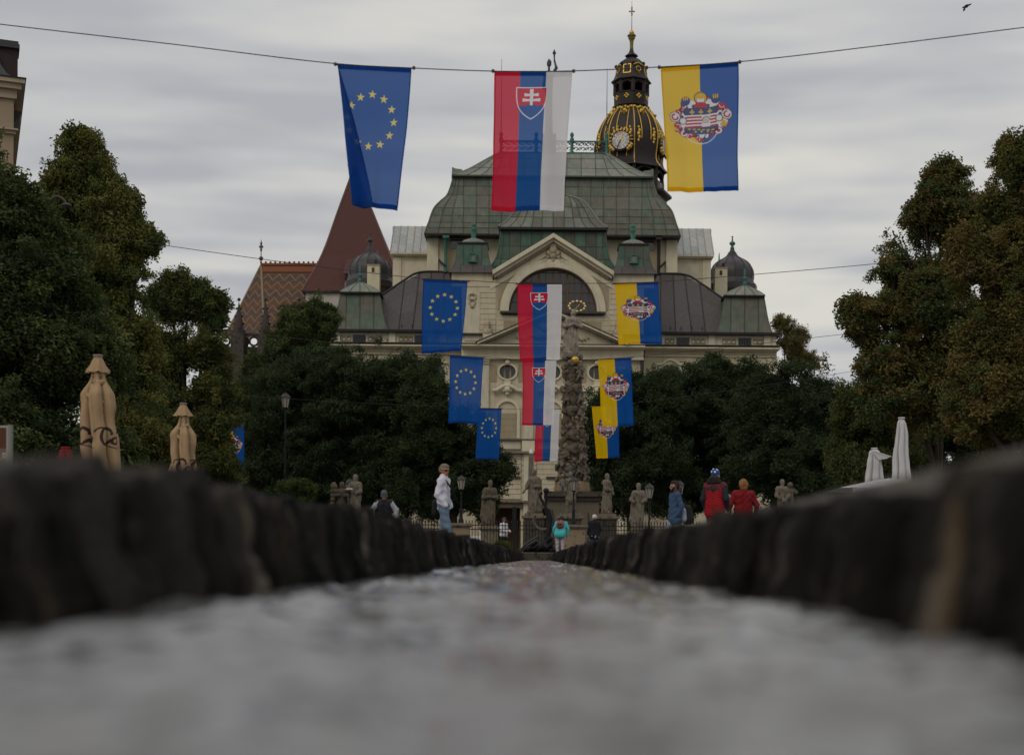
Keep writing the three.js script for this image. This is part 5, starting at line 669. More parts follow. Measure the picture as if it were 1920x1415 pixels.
// blobs: [px, py, rx, ry (px), distance offset]
function tree(name, label, d, trunkPx, blobs, o = {}) {
  const { dens = 1, size = 1, cols = [[0.030, 0.052, 0.016]], seed = 1, group, rz = 1, gap = 0.22, trunkR = 0.2 } = o, r = mulberry(seed * 7919 + 13), base = P(trunkPx, 1047, d); base.y = 0;
  const t = thing(name, label, o.category ?? 'tree', base, group), B = blobs.map(([px, py, rx, ry, dz = 0]) => { const c = P(px, py, d + dz), k = o.shrink ?? 1.0; rx *= k; ry *= k; return { c, rx: rx * (d + dz) / F, ry: ry * (d + dz) / F, rz: Math.max(rx, ry * 0.7) * (d + dz) / F * rz }; });
  const lim = [], top = Math.max(...B.map((b) => b.c.y)), fork = V(base.x, Math.min(2.6, top * 0.3), base.z);
  lim.push(taper([base.clone().add(V(0, -0.05, 0)), base.clone().lerp(fork, 0.5).add(V(0.06, 0, 0.04)), fork], trunkR * 1.25, trunkR));
  for (const b of B) { const mid = fork.clone().lerp(b.c, 0.5).add(V((r() - 0.5) * 0.7, 0.3, (r() - 0.5) * 0.7)); lim.push(taper([fork.clone().add(V(0, -0.15, 0)), mid, b.c.clone()], trunkR * 0.6, trunkR * 0.22));
    b.lobes = Array.from({ length: 17 }, () => { const a = r() * 6.283, z = r() * 1.7 - 0.75, q = Math.sqrt(Math.max(0, 1 - z * z)), f = 0.19 + 0.24 * r(), w = 0.5 + 0.52 * r(); return { c: V(b.c.x + Math.cos(a) * q * b.rx * w, b.c.y + z * b.ry * w, b.c.z + Math.sin(a) * q * b.rz * w), rx: b.rx * f, ry: b.ry * f * 0.85, rz: b.rz * f, br: 0.75 + 0.5 * r() }; });
    b.lobes.push({ c: b.c, rx: b.rx * 0.55, ry: b.ry * 0.55, rz: b.rz * 0.55, br: 0.8 });
    for (const l of b.lobes.slice(0, 6)) lim.push(taper([mid.clone().lerp(b.c, 0.7), mid.clone().lerp(b.c, 0.7).lerp(l.c, 0.5).add(V(0, 0.12, 0)), l.c.clone()], trunkR * 0.2, trunkR * 0.05)); }
  part(t, 'trunk', merge(lim), bark);
  const mats = [[], [], []], tint = [[], [], []], m4 = new THREE.Matrix4(), qt = new THREE.Quaternion(), eu = new THREE.Euler(), sc = V(1, 1, 1), o3 = origin.get(t);
  // sprigs fill a ragged volume: the outline and the hollows follow branch-sized and twig-sized noise
  for (const b of B) { const R3 = [b.rx, b.ry, b.rz], area = 12.6 * Math.pow((Math.pow(R3[0] * R3[1], 1.6) + Math.pow(R3[0] * R3[2], 1.6) + Math.pow(R3[1] * R3[2], 1.6)) / 3, 1 / 1.6), tries = Math.round(area * 260 * dens / (size * size)) + 200, so = seed * 11.7;
    for (let k = 0; k < tries; k++) {
      const z = r() * 2 - 1, a = r() * 6.283, s = Math.sqrt(1 - z * z), u = 0.35 + 1.0 * Math.pow(r(), 0.7), x = b.c.x + Math.cos(a) * s * b.rx * u, y = b.c.y + z * b.ry * u, w3 = b.c.z + Math.sin(a) * s * b.rz * u;
      const n1 = fbm(x * 0.62 / size + so, y * 0.75 / size, w3 * 0.62 / size, 2), n2 = nz(x * 1.9 / size, y * 2.3 / size + so, w3 * 1.9 / size), den = 1.02 - u + 1.35 * n1 + 0.5 * n2 - gap * 0.7;
      if (den < 0.0 || (den > 0.75 && r() < 0.5)) continue;
      const p = V(x, y, w3).sub(o3); if (p.y < 0.3) continue;
      const v = size * (0.6 + 0.6 * r()), cl = cols[Math.floor(clamp(0.5 + n1 * 1.4 + (r() - 0.5) * 0.7, 0, 0.999) * cols.length)], e = (0.85 + 0.5 * n2) * (0.75 + 0.5 * r());
      qt.setFromEuler(eu.set((r() - 0.5) * 0.9, r() * 6.3, (r() - 0.5) * 0.9)); m4.compose(p, qt, sc.set(v, v, v)); mats[0].push(m4.clone()); tint[0].push([cl[0] * e, cl[1] * e, cl[2] * e]); } }
  // loose sprays that stand out beyond the clumps
  for (const bb of B) { const ns = Math.round(14 * (o.sprays ?? 1)); for (let k = 0; k < ns; k++) { const a = r() * 6.283, z = r() * 1.75 - 0.75, s = Math.sqrt(Math.max(0, 1 - z * z)), len = 0.25 + 0.6 * r() * r(), cl = cols[(r() * cols.length) | 0], br = 0.9 + 0.5 * r(), dr = V(Math.cos(a) * s, z, Math.sin(a) * s);
    for (let j = 0; j < 16; j++) { const q = 0.8 + len * j / 16, w = 0.16 * size * (1 - j / 22), p = V(bb.c.x + dr.x * bb.rx * q + (r() - 0.5) * 2 * w, bb.c.y + dr.y * bb.ry * q - 0.25 * len * Math.pow(j / 16, 2) + (r() - 0.5) * 2 * w, bb.c.z + dr.z * bb.rz * q + (r() - 0.5) * 2 * w).sub(o3); if (p.y < 0.3) continue; const v = size * (0.45 + 0.35 * r()); qt.setFromEuler(eu.set((r() - 0.5), r() * 6.3, (r() - 0.5))); m4.compose(p, qt, sc.set(v, v, v)); mats[0].push(m4.clone()); const e = br * (0.8 + 0.4 * r()); tint[0].push([cl[0] * e, cl[1] * e, cl[2] * e]); } } }
  const all = mats.reduce((s, q) => s + q.length, 0); leafCount += all;
  // one crown of sprigs
  const g = sprigs[seed % 3], im = new THREE.InstancedMesh(g, leafMat, all); let i = 0; const c = new THREE.Color(); mats.forEach((l, w) => l.forEach((mm, j) => { im.setMatrixAt(i, mm); im.setColorAt(i++, c.setRGB(...tint[w][j])); })); im.name = 'crown'; im.userData.kind = 'stuff'; im.castShadow = im.receiveShadow = true; t.add(im); return t;
}
let leafCount = 0;
function taper(pts, r0, r1) { const cv = new THREE.CatmullRomCurve3(pts), n = 8, g = new THREE.TubeGeometry(cv, n, 1, 7), p = g.attributes.position; for (let i = 0; i <= n; i++) { const c = cv.getPointAt(i / n), r = lerp(r0, r1, i / n); for (let j = 0; j <= 7; j++) { const k = i * 8 + j; p.setXYZ(k, c.x + (p.getX(k) - c.x) * r, c.y + (p.getY(k) - c.y) * r, c.z + (p.getZ(k) - c.z) * r); } } g.computeVertexNormals(); return g; }
const green = [[0.046, 0.072, 0.022], [0.038, 0.062, 0.020], [0.058, 0.078, 0.022]], olive = [[0.066, 0.100, 0.028], [0.090, 0.118, 0.032], [0.115, 0.130, 0.030], [0.145, 0.140, 0.032]], rust = [[0.085, 0.105, 0.028], [0.105, 0.115, 0.030], [0.120, 0.112, 0.030], [0.150, 0.120, 0.032], [0.150, 0.108, 0.032]], deep = [[0.034, 0.058, 0.022], [0.029, 0.051, 0.020], [0.043, 0.064, 0.022]];
tree('lime_tree', 'large dark tree at the left frame edge in front of the corner building', 33, 20, [[10, 420, 75, 90], [-70, 380, 90, 120], [50, 520, 100, 110], [-40, 600, 140, 130], [90, 650, 110, 120], [20, 760, 130, 110], [120, 800, 100, 90], [160, 700, 60, 80]], { seed: 3, cols: [...green, olive[1]], dens: 1.0, gap: 0.32 });
tree('maple_tree', 'tall spired tree rising highest on the left, behind the beige parasols', 44, 190, [[150, 282, 34, 42], [150, 340, 52, 50], [200, 352, 30, 26], [225, 385, 34, 40], [140, 420, 75, 60], [215, 440, 55, 50], [262, 452, 34, 24], [170, 520, 100, 80], [235, 530, 38, 50], [190, 630, 90, 80], [220, 740, 80, 90], [250, 840, 70, 70]], { seed: 5, cols: olive, dens: 0.9, gap: 0.4 });
tree('maple_tree', 'round-topped tree with sky gaps, left of the cathedral roof', 56, 360, [[352, 552, 46, 36], [318, 570, 34, 40], [395, 590, 30, 40], [385, 655, 42, 45], [310, 660, 38, 60], [300, 760, 45, 60], [400, 735, 36, 40], [360, 800, 70, 50], [395, 865, 58, 42], [340, 880, 80, 60]], { seed: 7, cols: [...olive, green[0]], gap: 0.1 });
tree('ash_tree', 'dark bushy tree growing in front of the cathedral choir', 112, 555, [[600, 600, 34, 50], [560, 640, 46, 60], [515, 680, 42, 55], [480, 740, 40, 60], [570, 720, 60, 70]], { seed: 9, cols: [...green, olive[1]], size: 1.4 });
const mid = 'round trees before the theatre';
tree('globe_tree', 'dark round tree behind the angel statue, leftmost before the theatre', 90, 560, [[545, 790, 85, 105], [500, 850, 50, 90], [590, 740, 70, 70], [560, 900, 90, 70]], { seed: 11, cols: deep, size: 1.25, group: mid });
tree('globe_tree', 'largest dark round tree before the theatre, behind the bending man', 88, 700, [[690, 770, 100, 105], [640, 730, 70, 70], [760, 745, 70, 80], [720, 870, 110, 90], [620, 870, 70, 90]], { seed: 12, cols: deep, size: 1.25, group: mid });
tree('globe_tree', 'dark tree reaching over the man in white jacket, left of the column', 84, 850, [[800, 800, 48, 110], [850, 830, 55, 70], [900, 890, 60, 62], [860, 920, 70, 50], [930, 880, 30, 38], [790, 900, 60, 80]], { seed: 13, cols: [...deep, green[0]], size: 1.2, group: mid });
tree('globe_tree', 'dark round tree immediately right of the column', 86, 1180, [[1170, 800, 65, 95], [1130, 830, 35, 100], [1230, 780, 60, 80], [1190, 890, 90, 70], [1240, 900, 60, 60]], { seed: 14, cols: [...deep, green[1]], size: 1.25, group: mid });
tree('globe_tree', 'dark round tree behind the man in red vest', 90, 1330, [[1310, 780, 85, 90], [1370, 745, 70, 65], [1340, 850, 90, 80], [1280, 890, 50, 60]], { seed: 15, cols: [...deep, green[1]], size: 1.25, group: mid });
tree('globe_tree', 'broad dark round tree behind the small pale saint, right', 80, 1480, [[1460, 800, 75, 95], [1530, 780, 80, 85], [1420, 870, 60, 70], [1500, 880, 110, 80], [1560, 860, 60, 90]], { seed: 16, cols: deep, size: 1.2, group: mid });
tree('birch_tree', 'small thin yellowish tree beyond the right end of the theatre', 150, 1488, [[1485, 650, 34, 42], [1470, 610, 18, 20], [1505, 680, 30, 30]], { seed: 17, cols: rust, size: 1.5, dens: 0.35, gap: 0.4 });
tree('chestnut_tree', 'autumn-tinged tall tree on the right with brown-green leaves', 46, 1760, [[1775, 345, 38, 38], [1735, 400, 44, 45], [1800, 420, 60, 70], [1700, 470, 42, 40], [1665, 505, 30, 26], [1750, 520, 70, 60], [1640, 578, 50, 36], [1700, 600, 70, 60], [1625, 625, 30, 40], [1790, 640, 90, 90], [1660, 680, 60, 50], [1730, 740, 90, 70]], { seed: 21, cols: [...rust, olive[0]], dens: 0.95, gap: 0.3 });
tree('chestnut_tree', 'browning tall tree cut off by the right frame edge', 38, 1905, [[1895, 300, 30, 42], [1940, 330, 60, 80], [1890, 400, 50, 60], [1860, 500, 70, 80], [1950, 500, 80, 100], [1880, 640, 80, 90], [1910, 760, 110, 100], [1830, 740, 60, 70]], { seed: 22, cols: rust, dens: 0.85, gap: 0.33 });
tree('hornbeam_tree', 'low dense green tree behind the white folded parasols', 52, 1690, [[1640, 790, 60, 90], [1720, 800, 70, 90], [1800, 790, 60, 90], [1610, 880, 50, 60], [1700, 890, 110, 60], [1850, 880, 80, 60]], { seed: 23, cols: [...green, rust[1], rust[0]], dens: 1.0 });
tree('clipped_shrub', 'small light green clipped shrub above the left channel wall', 54, 558, [[558, 916, 30, 15], [560, 950, 26, 30]], { seed: 31, cols: [[0.07, 0.10, 0.02], [0.06, 0.09, 0.02]], size: 0.6, dens: 0.9, category: 'shrub', trunkR: 0.05 });
tree('flowering_plant', 'yellow-green leafy plant behind the fence near the far man', 64, 945, [[942, 1025, 14, 12], [950, 1035, 10, 8]], { seed: 32, cols: [[0.16, 0.16, 0.02], [0.10, 0.12, 0.02]], size: 0.5, dens: 0.7, category: 'plant', trunkR: 0.03 });
// ---------------------------------------------------------------- people
// joints in metres for a 1.78 m adult facing +z; the spine leans forward by `lean` about the hips
function hand(h, dir) { // palm, four fingers of unequal length and a thumb from the side of the palm
  const d = V(...dir).normalize(), side = Math.abs(d.y) > 0.8 ? V(0, 0, 1) : V(0, 1, 0), q = V(...h), at = (a, b) => q.clone().addScaledVector(d, a).addScaledVector(side, b).toArray(), b = [[...at(0, 0), 0.026, ...at(0.07, 0), 0.034]];
  [-0.03, -0.01, 0.01, 0.03].forEach((o, i) => { const l = [0.05, 0.075, 0.08, 0.065][i]; b.push([...at(0.08, o), 0.0105, ...at(0.08 + l * 0.55, o), 0.01], [...at(0.08 + l * 0.55, o), 0.01, ...at(0.08 + l, o * 0.8).map((v, k) => k === 0 ? v - Math.sign(h[0]) * 0.02 : v), 0.0085]); });
  b.push([...at(0.025, 0.03), 0.013, ...at(0.07, 0.062), 0.0105]); return fleshy(b, 0.0075, 0.012);
}
function person(label, px, headTop, d, turn, o) {
  const { H = 1.78, lean = 0, skin = [0.36, 0.20, 0.13], look = 0, nod = 0, arms, legs, build = 1 } = o, g = P(px, 1047, d), k = H / 1.78, t = thing('person', label, 'person', V(g.x, 0, -d));
  const cl = Math.cos(lean), sl = Math.sin(lean), up = (x, y, z = 0) => { const q = y - 0.95; return [x, 0.95 + q * cl - z * sl, z * cl + q * sl]; };
  const put = (geo) => geo.scale(k, k, k).rotateY(turn).translate(g.x, 0, -d), A = arms ?? [[-0.27, 1.16, -0.02, -0.25, 0.92, 0.1], [0.27, 1.16, -0.02, 0.25, 0.92, 0.1]], Lg = legs ?? [[-0.1, 0.5, 0.03, -0.1, 0.09, -0.02], [0.1, 0.5, 0.03, 0.1, 0.09, 0.02]];
  const sh = [up(-0.18 * build, 1.44), up(0.18 * build, 1.44)], hip = [[-0.095, 0.93, 0], [0.095, 0.93, 0]], w = build;
  const el = A.map((a) => up(a[0], a[1], a[2])), wr = A.map((a) => up(a[3], a[4], a[5])), kn = Lg.map((l) => [l[0], l[1], l[2]]), an = Lg.map((l) => [l[3], l[4], l[5]]);
  const neck = up(0, 1.5), hb = up(0, 1.62, 0.015), cy = Math.cos(look), sy = Math.sin(look);
  // body: one surface from head to ankle
  const torso = (r) => [[...up(-0.09 * w, 1.38), 0.1 * w + r, ...up(-0.07 * w, 1.05), 0.105 * w + r], [...up(0.09 * w, 1.38), 0.1 * w + r, ...up(0.07 * w, 1.05), 0.105 * w + r], [...sh[0], 0.062 + r, ...sh[1], 0.062 + r]];
  const arm = (i, r0, r1) => [[...sh[i], 0.056 + r0, ...el[i], 0.044 + r0], [...el[i], 0.042 + r0, ...wr[i], 0.03 + r1]];
  const leg = (i, r) => [[...hip[i], 0.088 + r, ...kn[i], 0.056 + r], [...kn[i], 0.056 + r, ...an[i], 0.038 + r]];
  const body = fleshy([...torso(-0.01), ...[0, 1].flatMap((i) => [...arm(i, -0.006, 0), ...leg(i, -0.008)]), [-0.08, 0.95, 0, 0.1, 0.08, 0.95, 0, 0.1], [...neck, 0.055, ...hb, 0.055]], 0.024, 0.05);
  const HB = (x, y, z) => { const yy = y * Math.cos(nod) - z * Math.sin(nod), zz = y * Math.sin(nod) + z * Math.cos(nod); return [hb[0] + x * cy + zz * sy, hb[1] + yy, hb[2] - x * sy + zz * cy]; };
  const head = fleshy([[...HB(0, 0.075, -0.02), 0.088, ...HB(0, 0.055, 0.015), 0.086], [...HB(0, 0.0, 0.02), 0.066, ...HB(0, -0.045, 0.045), 0.042], [...HB(0, 0.035, 0.095), 0.014, ...HB(0, 0.0, 0.115), 0.017], [...HB(-0.084, 0.03, -0.005), 0.012, ...HB(-0.088, 0.0, -0.01), 0.01], [...HB(0.084, 0.03, -0.005), 0.012, ...HB(0.088, 0.0, -0.01), 0.01], [...HB(-0.035, 0.055, 0.085), 0.014, ...HB(0.035, 0.055, 0.085), 0.014], [...HB(-0.022, -0.03, 0.088), 0.012, ...HB(0.022, -0.03, 0.088), 0.012], [...HB(0, -0.12, -0.02), 0.05, ...HB(0, -0.02, -0.01), 0.055]], 0.0095, 0.022);
  const hands = [0, 1].filter((i) => !(o.hideHands ?? []).includes(i)).map((i) => hand(wr[i], [wr[i][0] - el[i][0], wr[i][1] - el[i][1], wr[i][2] - el[i][2]]));
  const bodyMesh = part(t, 'body', put(merge([body, head, ...hands])), M(skin, { roughness: 0.6 }));
  for (const s of [-1, 1]) if (!o.glasses) part(t, 'eye', put(ball(...HB(s * 0.033, 0.035, 0.09), 0.011, 8)), M([0.03, 0.022, 0.018], { roughness: 0.2 }));
  if (o.glasses) part(t, 'sunglasses', put(fleshy([[...HB(-0.04, 0.035, 0.098), 0.021, ...HB(-0.028, 0.035, 0.102), 0.021], [...HB(0.04, 0.035, 0.098), 0.021, ...HB(0.028, 0.035, 0.102), 0.021], [...HB(-0.07, 0.045, 0.075), 0.009, ...HB(-0.09, 0.04, -0.01), 0.007], [...HB(0.07, 0.045, 0.075), 0.009, ...HB(0.09, 0.04, -0.01), 0.007], [...HB(-0.03, 0.045, 0.104), 0.009, ...HB(0.03, 0.045, 0.104), 0.009]], 0.009, 0.012)), M([0.012, 0.01, 0.01], { roughness: 0.2 }));
  // hair
  if (o.hair) part(t, 'hair', put(fleshy([[...HB(0, 0.095, -0.03), 0.088, ...HB(0, 0.1, 0.02), 0.08], [...HB(-0.045, 0.05, -0.05), 0.062, ...HB(0.045, 0.05, -0.05), 0.062], ...(o.hairLong ? [[...HB(-0.05, 0.02, -0.05), 0.062, ...HB(-0.04, -0.05, -0.06), 0.045], [...HB(0.05, 0.02, -0.05), 0.062, ...HB(0.04, -0.05, -0.06), 0.045], [...HB(-0.03, 0.12, 0.05), 0.045, ...HB(0.05, 0.1, 0.06), 0.04]] : [[...HB(-0.06, 0.05, -0.01), 0.036, ...HB(0.06, 0.05, -0.01), 0.036]])], 0.011, 0.03, (x, y, z) => 0.004 * Math.sin(x * 160) * Math.sin(z * 130 + y * 40))), M(o.hair, { roughness: 0.7 }));
  if (o.beard) part(t, 'beard', put(fleshy([[...HB(-0.055, -0.02, 0.045), 0.024, ...HB(0, -0.075, 0.075), 0.034], [...HB(0.055, -0.02, 0.045), 0.024, ...HB(0, -0.075, 0.075), 0.034], [...HB(-0.075, 0.03, 0.01), 0.016, ...HB(-0.055, -0.02, 0.045), 0.024], [...HB(0.075, 0.03, 0.01), 0.016, ...HB(0.055, -0.02, 0.045), 0.024]], 0.01, 0.02)), M(o.hair, { roughness: 0.8 }));
  if (o.cap) { const c = part(t, 'cap', put(fleshy([[...HB(0, 0.1, -0.03), 0.093, ...HB(0, 0.095, 0.02), 0.092], [...HB(-0.04, 0.085, 0.08), 0.022, ...HB(0.04, 0.085, 0.08), 0.022]], 0.011, 0.03)), M(o.cap, { roughness: 0.75 })); part(c, 'brim', put(fleshy([[...HB(-0.05, 0.075, 0.1), 0.012, ...HB(-0.03, 0.068, 0.16), 0.01], [...HB(0.05, 0.075, 0.1), 0.012, ...HB(0.03, 0.068, 0.16), 0.01], [...HB(0, 0.078, 0.1), 0.014, ...HB(0, 0.07, 0.175), 0.01]], 0.01, 0.03)), M(o.cap, { roughness: 0.75 })); if (o.capPatch) for (const [x, y, z] of [[-0.05, 0.155, -0.06], [0.03, 0.17, -0.05], [0.055, 0.12, -0.085], [-0.02, 0.11, -0.115]]) part(c, 'cap_patch', put(ball(...HB(x, y, z), 0.026, 8)), M([0.55, 0.62, 0.75])); }
  // clothes
  const fold = (amp) => (x, y, z) => amp * Math.sin(y * 42 + 5 * Math.sin(x * 11) + z * 14) + amp * 0.7 * nz(x * 13, y * 9, z * 13), J = o.jacket, hem = up(0, J.hem ?? 0.92);
  const coat = [...torso(0.022), ...[0, 1].flatMap((i) => (J.vest ? [] : arm(i, 0.022, 0.022))), [...up(-0.09, 1.05), 0.13 * w, hem[0] - 0.09, hem[1], hem[2], (J.flare ?? 0.135) * w], [...up(0.09, 1.05), 0.13 * w, hem[0] + 0.09, hem[1], hem[2], (J.flare ?? 0.135) * w], [...up(0, 1.45, -0.01), 0.085, ...up(0, 1.53, -0.005), J.collar ?? 0.072]];
  const cut = (b, f) => fleshy(b, 0.02, 0.03, f);
  const quilt = J.quilt ? (x, y, z) => 0.009 * Math.sin((y + 0.28 * Math.abs(x)) * 105) + 0.003 * nz(x * 20, y * 20, z * 20) : fold(0.006);
  part(t, o.jacket.name ?? 'jacket', put(cut(coat, quilt)), M(J.color, { roughness: J.rough ?? 0.75 }));
  if (J.vest) for (const i of [0, 1]) part(t, 'sleeve', put(cut(arm(i, 0.026, 0.022), (x, y) => 0.006 * Math.sin(y * 100))), M(J.sleeves, { roughness: 0.7 }));
  if (J.yoke) part(t, 'yoke', put(cut([[...up(-0.17, 1.45), 0.085, ...up(0.17, 1.45), 0.085], [...up(-0.1, 1.38, -0.04), 0.09, ...up(0.1, 1.38, -0.04), 0.09]], fold(0.005))), M(J.yoke));
  if (J.hood) part(t, 'hood', put(cut([[...up(-0.1, 1.53, -0.07), 0.06, ...up(0.1, 1.53, -0.07), 0.06], [...up(-0.06, 1.6, -0.09), 0.055, ...up(0.06, 1.6, -0.09), 0.055], [...up(-0.11, 1.53, -0.02), 0.04, ...up(-0.09, 1.5, 0.06), 0.03], [...up(0.11, 1.53, -0.02), 0.04, ...up(0.09, 1.5, 0.06), 0.03]], fold(0.005))), M(J.hood));
  part(t, 'trousers', put(cut([[-0.08, 0.95, 0, 0.115 * w, 0.08, 0.95, 0, 0.115 * w], ...leg(0, 0.022), ...leg(1, 0.022)], fold(0.006))), M(o.trousers, { roughness: 0.85 }));
  for (const i of [0, 1]) { const z = an[i]; part(t, 'shoe', put(cut([[z[0], 0.045, z[2] - 0.05, 0.045, z[0] * 1.1, 0.04, z[2] + 0.14, 0.038], [z[0], 0.09, z[2], 0.045, z[0], 0.05, z[2], 0.048]], null)), M(o.shoes ?? [0.05, 0.045, 0.04])); }
  for (const e of o.extras ?? []) e(t, put, up, HB);
  return t;
}
const strap = (name, pts, r, c) => (t, put, up) => part(t, name, put(tube(pts.map((p) => V(...up(...p))), r, 6, 40)), M(c));
const lump = (name, bones, c, w) => (t, put, up) => part(t, name, put(fleshy(bones.map((b) => [...up(b[0], b[1], b[2]), b[3], ...up(b[4], b[5], b[6]), b[7]]), 0.02, 0.05, w)), M(c, { roughness: 0.7 }));
person('man in white jacket and jeans with black shoulder bag, standing in profile', 831, 873, 29.5, 1.3, { H: 1.8, skin: [0.34, 0.165, 0.10], hair: [0.16, 0.12, 0.095], glasses: true, look: -0.6, build: 0.86, jacket: { color: [0.56, 0.56, 0.64], hem: 0.9, flare: 0.125, collar: 0.085, rough: 0.6 }, trousers: [0.115, 0.17, 0.24], shoes: [0.2, 0.2, 0.2],
  arms: [[-0.22, 1.15, -0.06, -0.17, 0.93, 0.1], [0.22, 1.15, -0.05, 0.17, 0.93, 0.1]], hideHands: [0, 1], legs: [[-0.1, 0.5, 0.12, -0.1, 0.09, 0.2], [0.1, 0.5, -0.03, 0.1, 0.1, -0.22]],
  extras: [lump('shoulder_bag', [[0.27, 1.0, -0.2, 0.07, 0.27, 0.78, -0.2, 0.075], [0.2, 1.0, -0.26, 0.07, 0.2, 0.78, -0.26, 0.075]], [0.012, 0.012, 0.014]), strap('bag_strap', [[0.27, 1.0, -0.18], [0.26, 1.2, -0.12], [0.1, 1.46, -0.13], [-0.13, 1.5, 0.02], [-0.05, 1.3, 0.17], [0.18, 1.08, 0.17], [0.27, 0.98, -0.02]], 0.018, [0.015, 0.015, 0.022]), (t, put, up) => part(t, 'sleeve_badge', put(ball(...up(0.262, 1.32, -0.02), 0.028, 8)), M([0.02, 0.02, 0.025]))] });
person('man with grey cap and grey sleeves bending forward behind the channel wall', 720, 936, 40, 0.05, { H: 1.78, lean: 0.42, nod: 0.35, skin: [0.33, 0.17, 0.11], cap: [0.07, 0.075, 0.09], jacket: { color: [0.022, 0.024, 0.032], vest: true, sleeves: [0.34, 0.34, 0.37], hem: 0.95 }, trousers: [0.05, 0.05, 0.06], arms: [[-0.34, 1.24, 0.06, -0.3, 1.0, 0.2], [0.34, 1.24, 0.06, 0.3, 1.0, 0.2]] });
person('far man in white shirt behind the iron fence', 944, 970, 66, 0.9, { H: 1.75, skin: [0.32, 0.16, 0.11], hair: [0.06, 0.045, 0.035], nod: 0.3, jacket: { name: 'shirt', color: [0.62, 0.62, 0.64], hem: 0.95 }, trousers: [0.02, 0.02, 0.025], arms: [[-0.25, 1.18, 0.04, -0.12, 1.12, 0.3], [0.25, 1.18, 0.04, 0.14, 1.12, 0.3]] });
person('woman in turquoise jacket with brown backpack stooping by the channel end', 1050, 975, 54, Math.PI - 0.15, { H: 1.66, lean: 0.75, nod: 0.5, hair: [0.025, 0.02, 0.018], hairLong: true, jacket: { color: [0.06, 0.40, 0.42], hem: 0.78, flare: 0.15 }, trousers: [0.42, 0.37, 0.42], arms: [[-0.3, 1.18, 0.08, -0.26, 0.98, 0.25], [0.3, 1.18, 0.08, 0.22, 0.98, 0.28]], legs: [[-0.1, 0.5, 0.0, -0.11, 0.09, -0.03], [0.11, 0.5, 0.0, 0.12, 0.09, 0.02]],
  extras: [lump('backpack', [[-0.07, 1.3, -0.2, 0.08, -0.07, 1.08, -0.22, 0.1], [0.07, 1.3, -0.2, 0.08, 0.07, 1.08, -0.22, 0.1]], [0.22, 0.075, 0.055]), lump('backpack_pocket', [[-0.06, 1.08, -0.3, 0.06, 0.06, 1.08, -0.3, 0.06]], [0.09, 0.03, 0.025]), strap('bag_strap', [[-0.12, 1.28, -0.14], [-0.14, 1.47, -0.04], [-0.12, 1.42, 0.1]], 0.02, [0.03, 0.025, 0.02])] });
person('white-haired man in black jacket seen from behind, right of the woman in turquoise', 1114, 970, 59, Math.PI + 0.35, { H: 1.7, skin: [0.42, 0.25, 0.19], hair: [0.55, 0.50, 0.47], look: 0.3, jacket: { color: [0.012, 0.013, 0.018], hem: 0.86, flare: 0.15 }, trousers: [0.03, 0.045, 0.09], build: 1.1, extras: [lump('shirt_tail', [[-0.12, 0.84, -0.05, 0.105, 0.12, 0.84, -0.05, 0.105]], [0.20, 0.30, 0.33])] });
person('bearded man in blue jacket walking left with a black backpack', 1265, 900, 35, -1.35, { H: 1.8, skin: [0.34, 0.18, 0.12], hair: [0.022, 0.016, 0.013], beard: true, jacket: { color: [0.035, 0.07, 0.135], hem: 0.82, flare: 0.15, hood: [0.05, 0.012, 0.022] }, trousers: [0.22, 0.26, 0.33], arms: [[-0.27, 1.16, -0.08, -0.25, 0.95, 0.02], [0.27, 1.16, -0.08, 0.24, 0.94, 0.0]], hideHands: [0, 1], legs: [[-0.1, 0.5, 0.15, -0.1, 0.09, 0.22], [0.1, 0.5, -0.02, 0.1, 0.1, -0.2]],
  extras: [lump('backpack', [[-0.08, 1.1, -0.3, 0.1, -0.08, 0.84, -0.34, 0.13], [0.08, 1.1, -0.3, 0.1, 0.08, 0.84, -0.34, 0.13]], [0.014, 0.014, 0.017]), lump('jacket_tied', [[0.1, 1.06, -0.2, 0.07, 0.1, 0.86, -0.2, 0.09]], [0.30, 0.33, 0.40])] });
person('man in red quilted vest and blue patterned cap, seen from behind', 1340, 880, 31, Math.PI - 0.5, { H: 1.83, skin: [0.33, 0.17, 0.11], cap: [0.025, 0.07, 0.24], capPatch: true, build: 1.02, look: 0.1, jacket: { name: 'vest', color: [0.26, 0.008, 0.014], vest: true, quilt: true, sleeves: [0.018, 0.02, 0.03], yoke: [0.028, 0.028, 0.032], hood: [0.022, 0.022, 0.025], hem: 0.86 }, trousers: [0.05, 0.03, 0.035], arms: [[-0.26, 1.16, -0.02, -0.25, 0.94, 0.12], [0.26, 1.16, -0.02, 0.25, 0.94, 0.12]] });
person('person with short ginger hair in plain red fleece, seen from behind', 1393, 897, 33, Math.PI + 0.1, { H: 1.74, skin: [0.36, 0.18, 0.12], hair: [0.22, 0.105, 0.04], hairLong: true, build: 1.08, jacket: { color: [0.16, 0.005, 0.009], hem: 0.84, flare: 0.14, collar: 0.082 }, trousers: [0.12, 0.03, 0.04], arms: [[-0.33, 1.16, -0.02, -0.33, 0.94, 0.1], [0.33, 1.16, -0.02, 0.33, 0.94, 0.1]] });
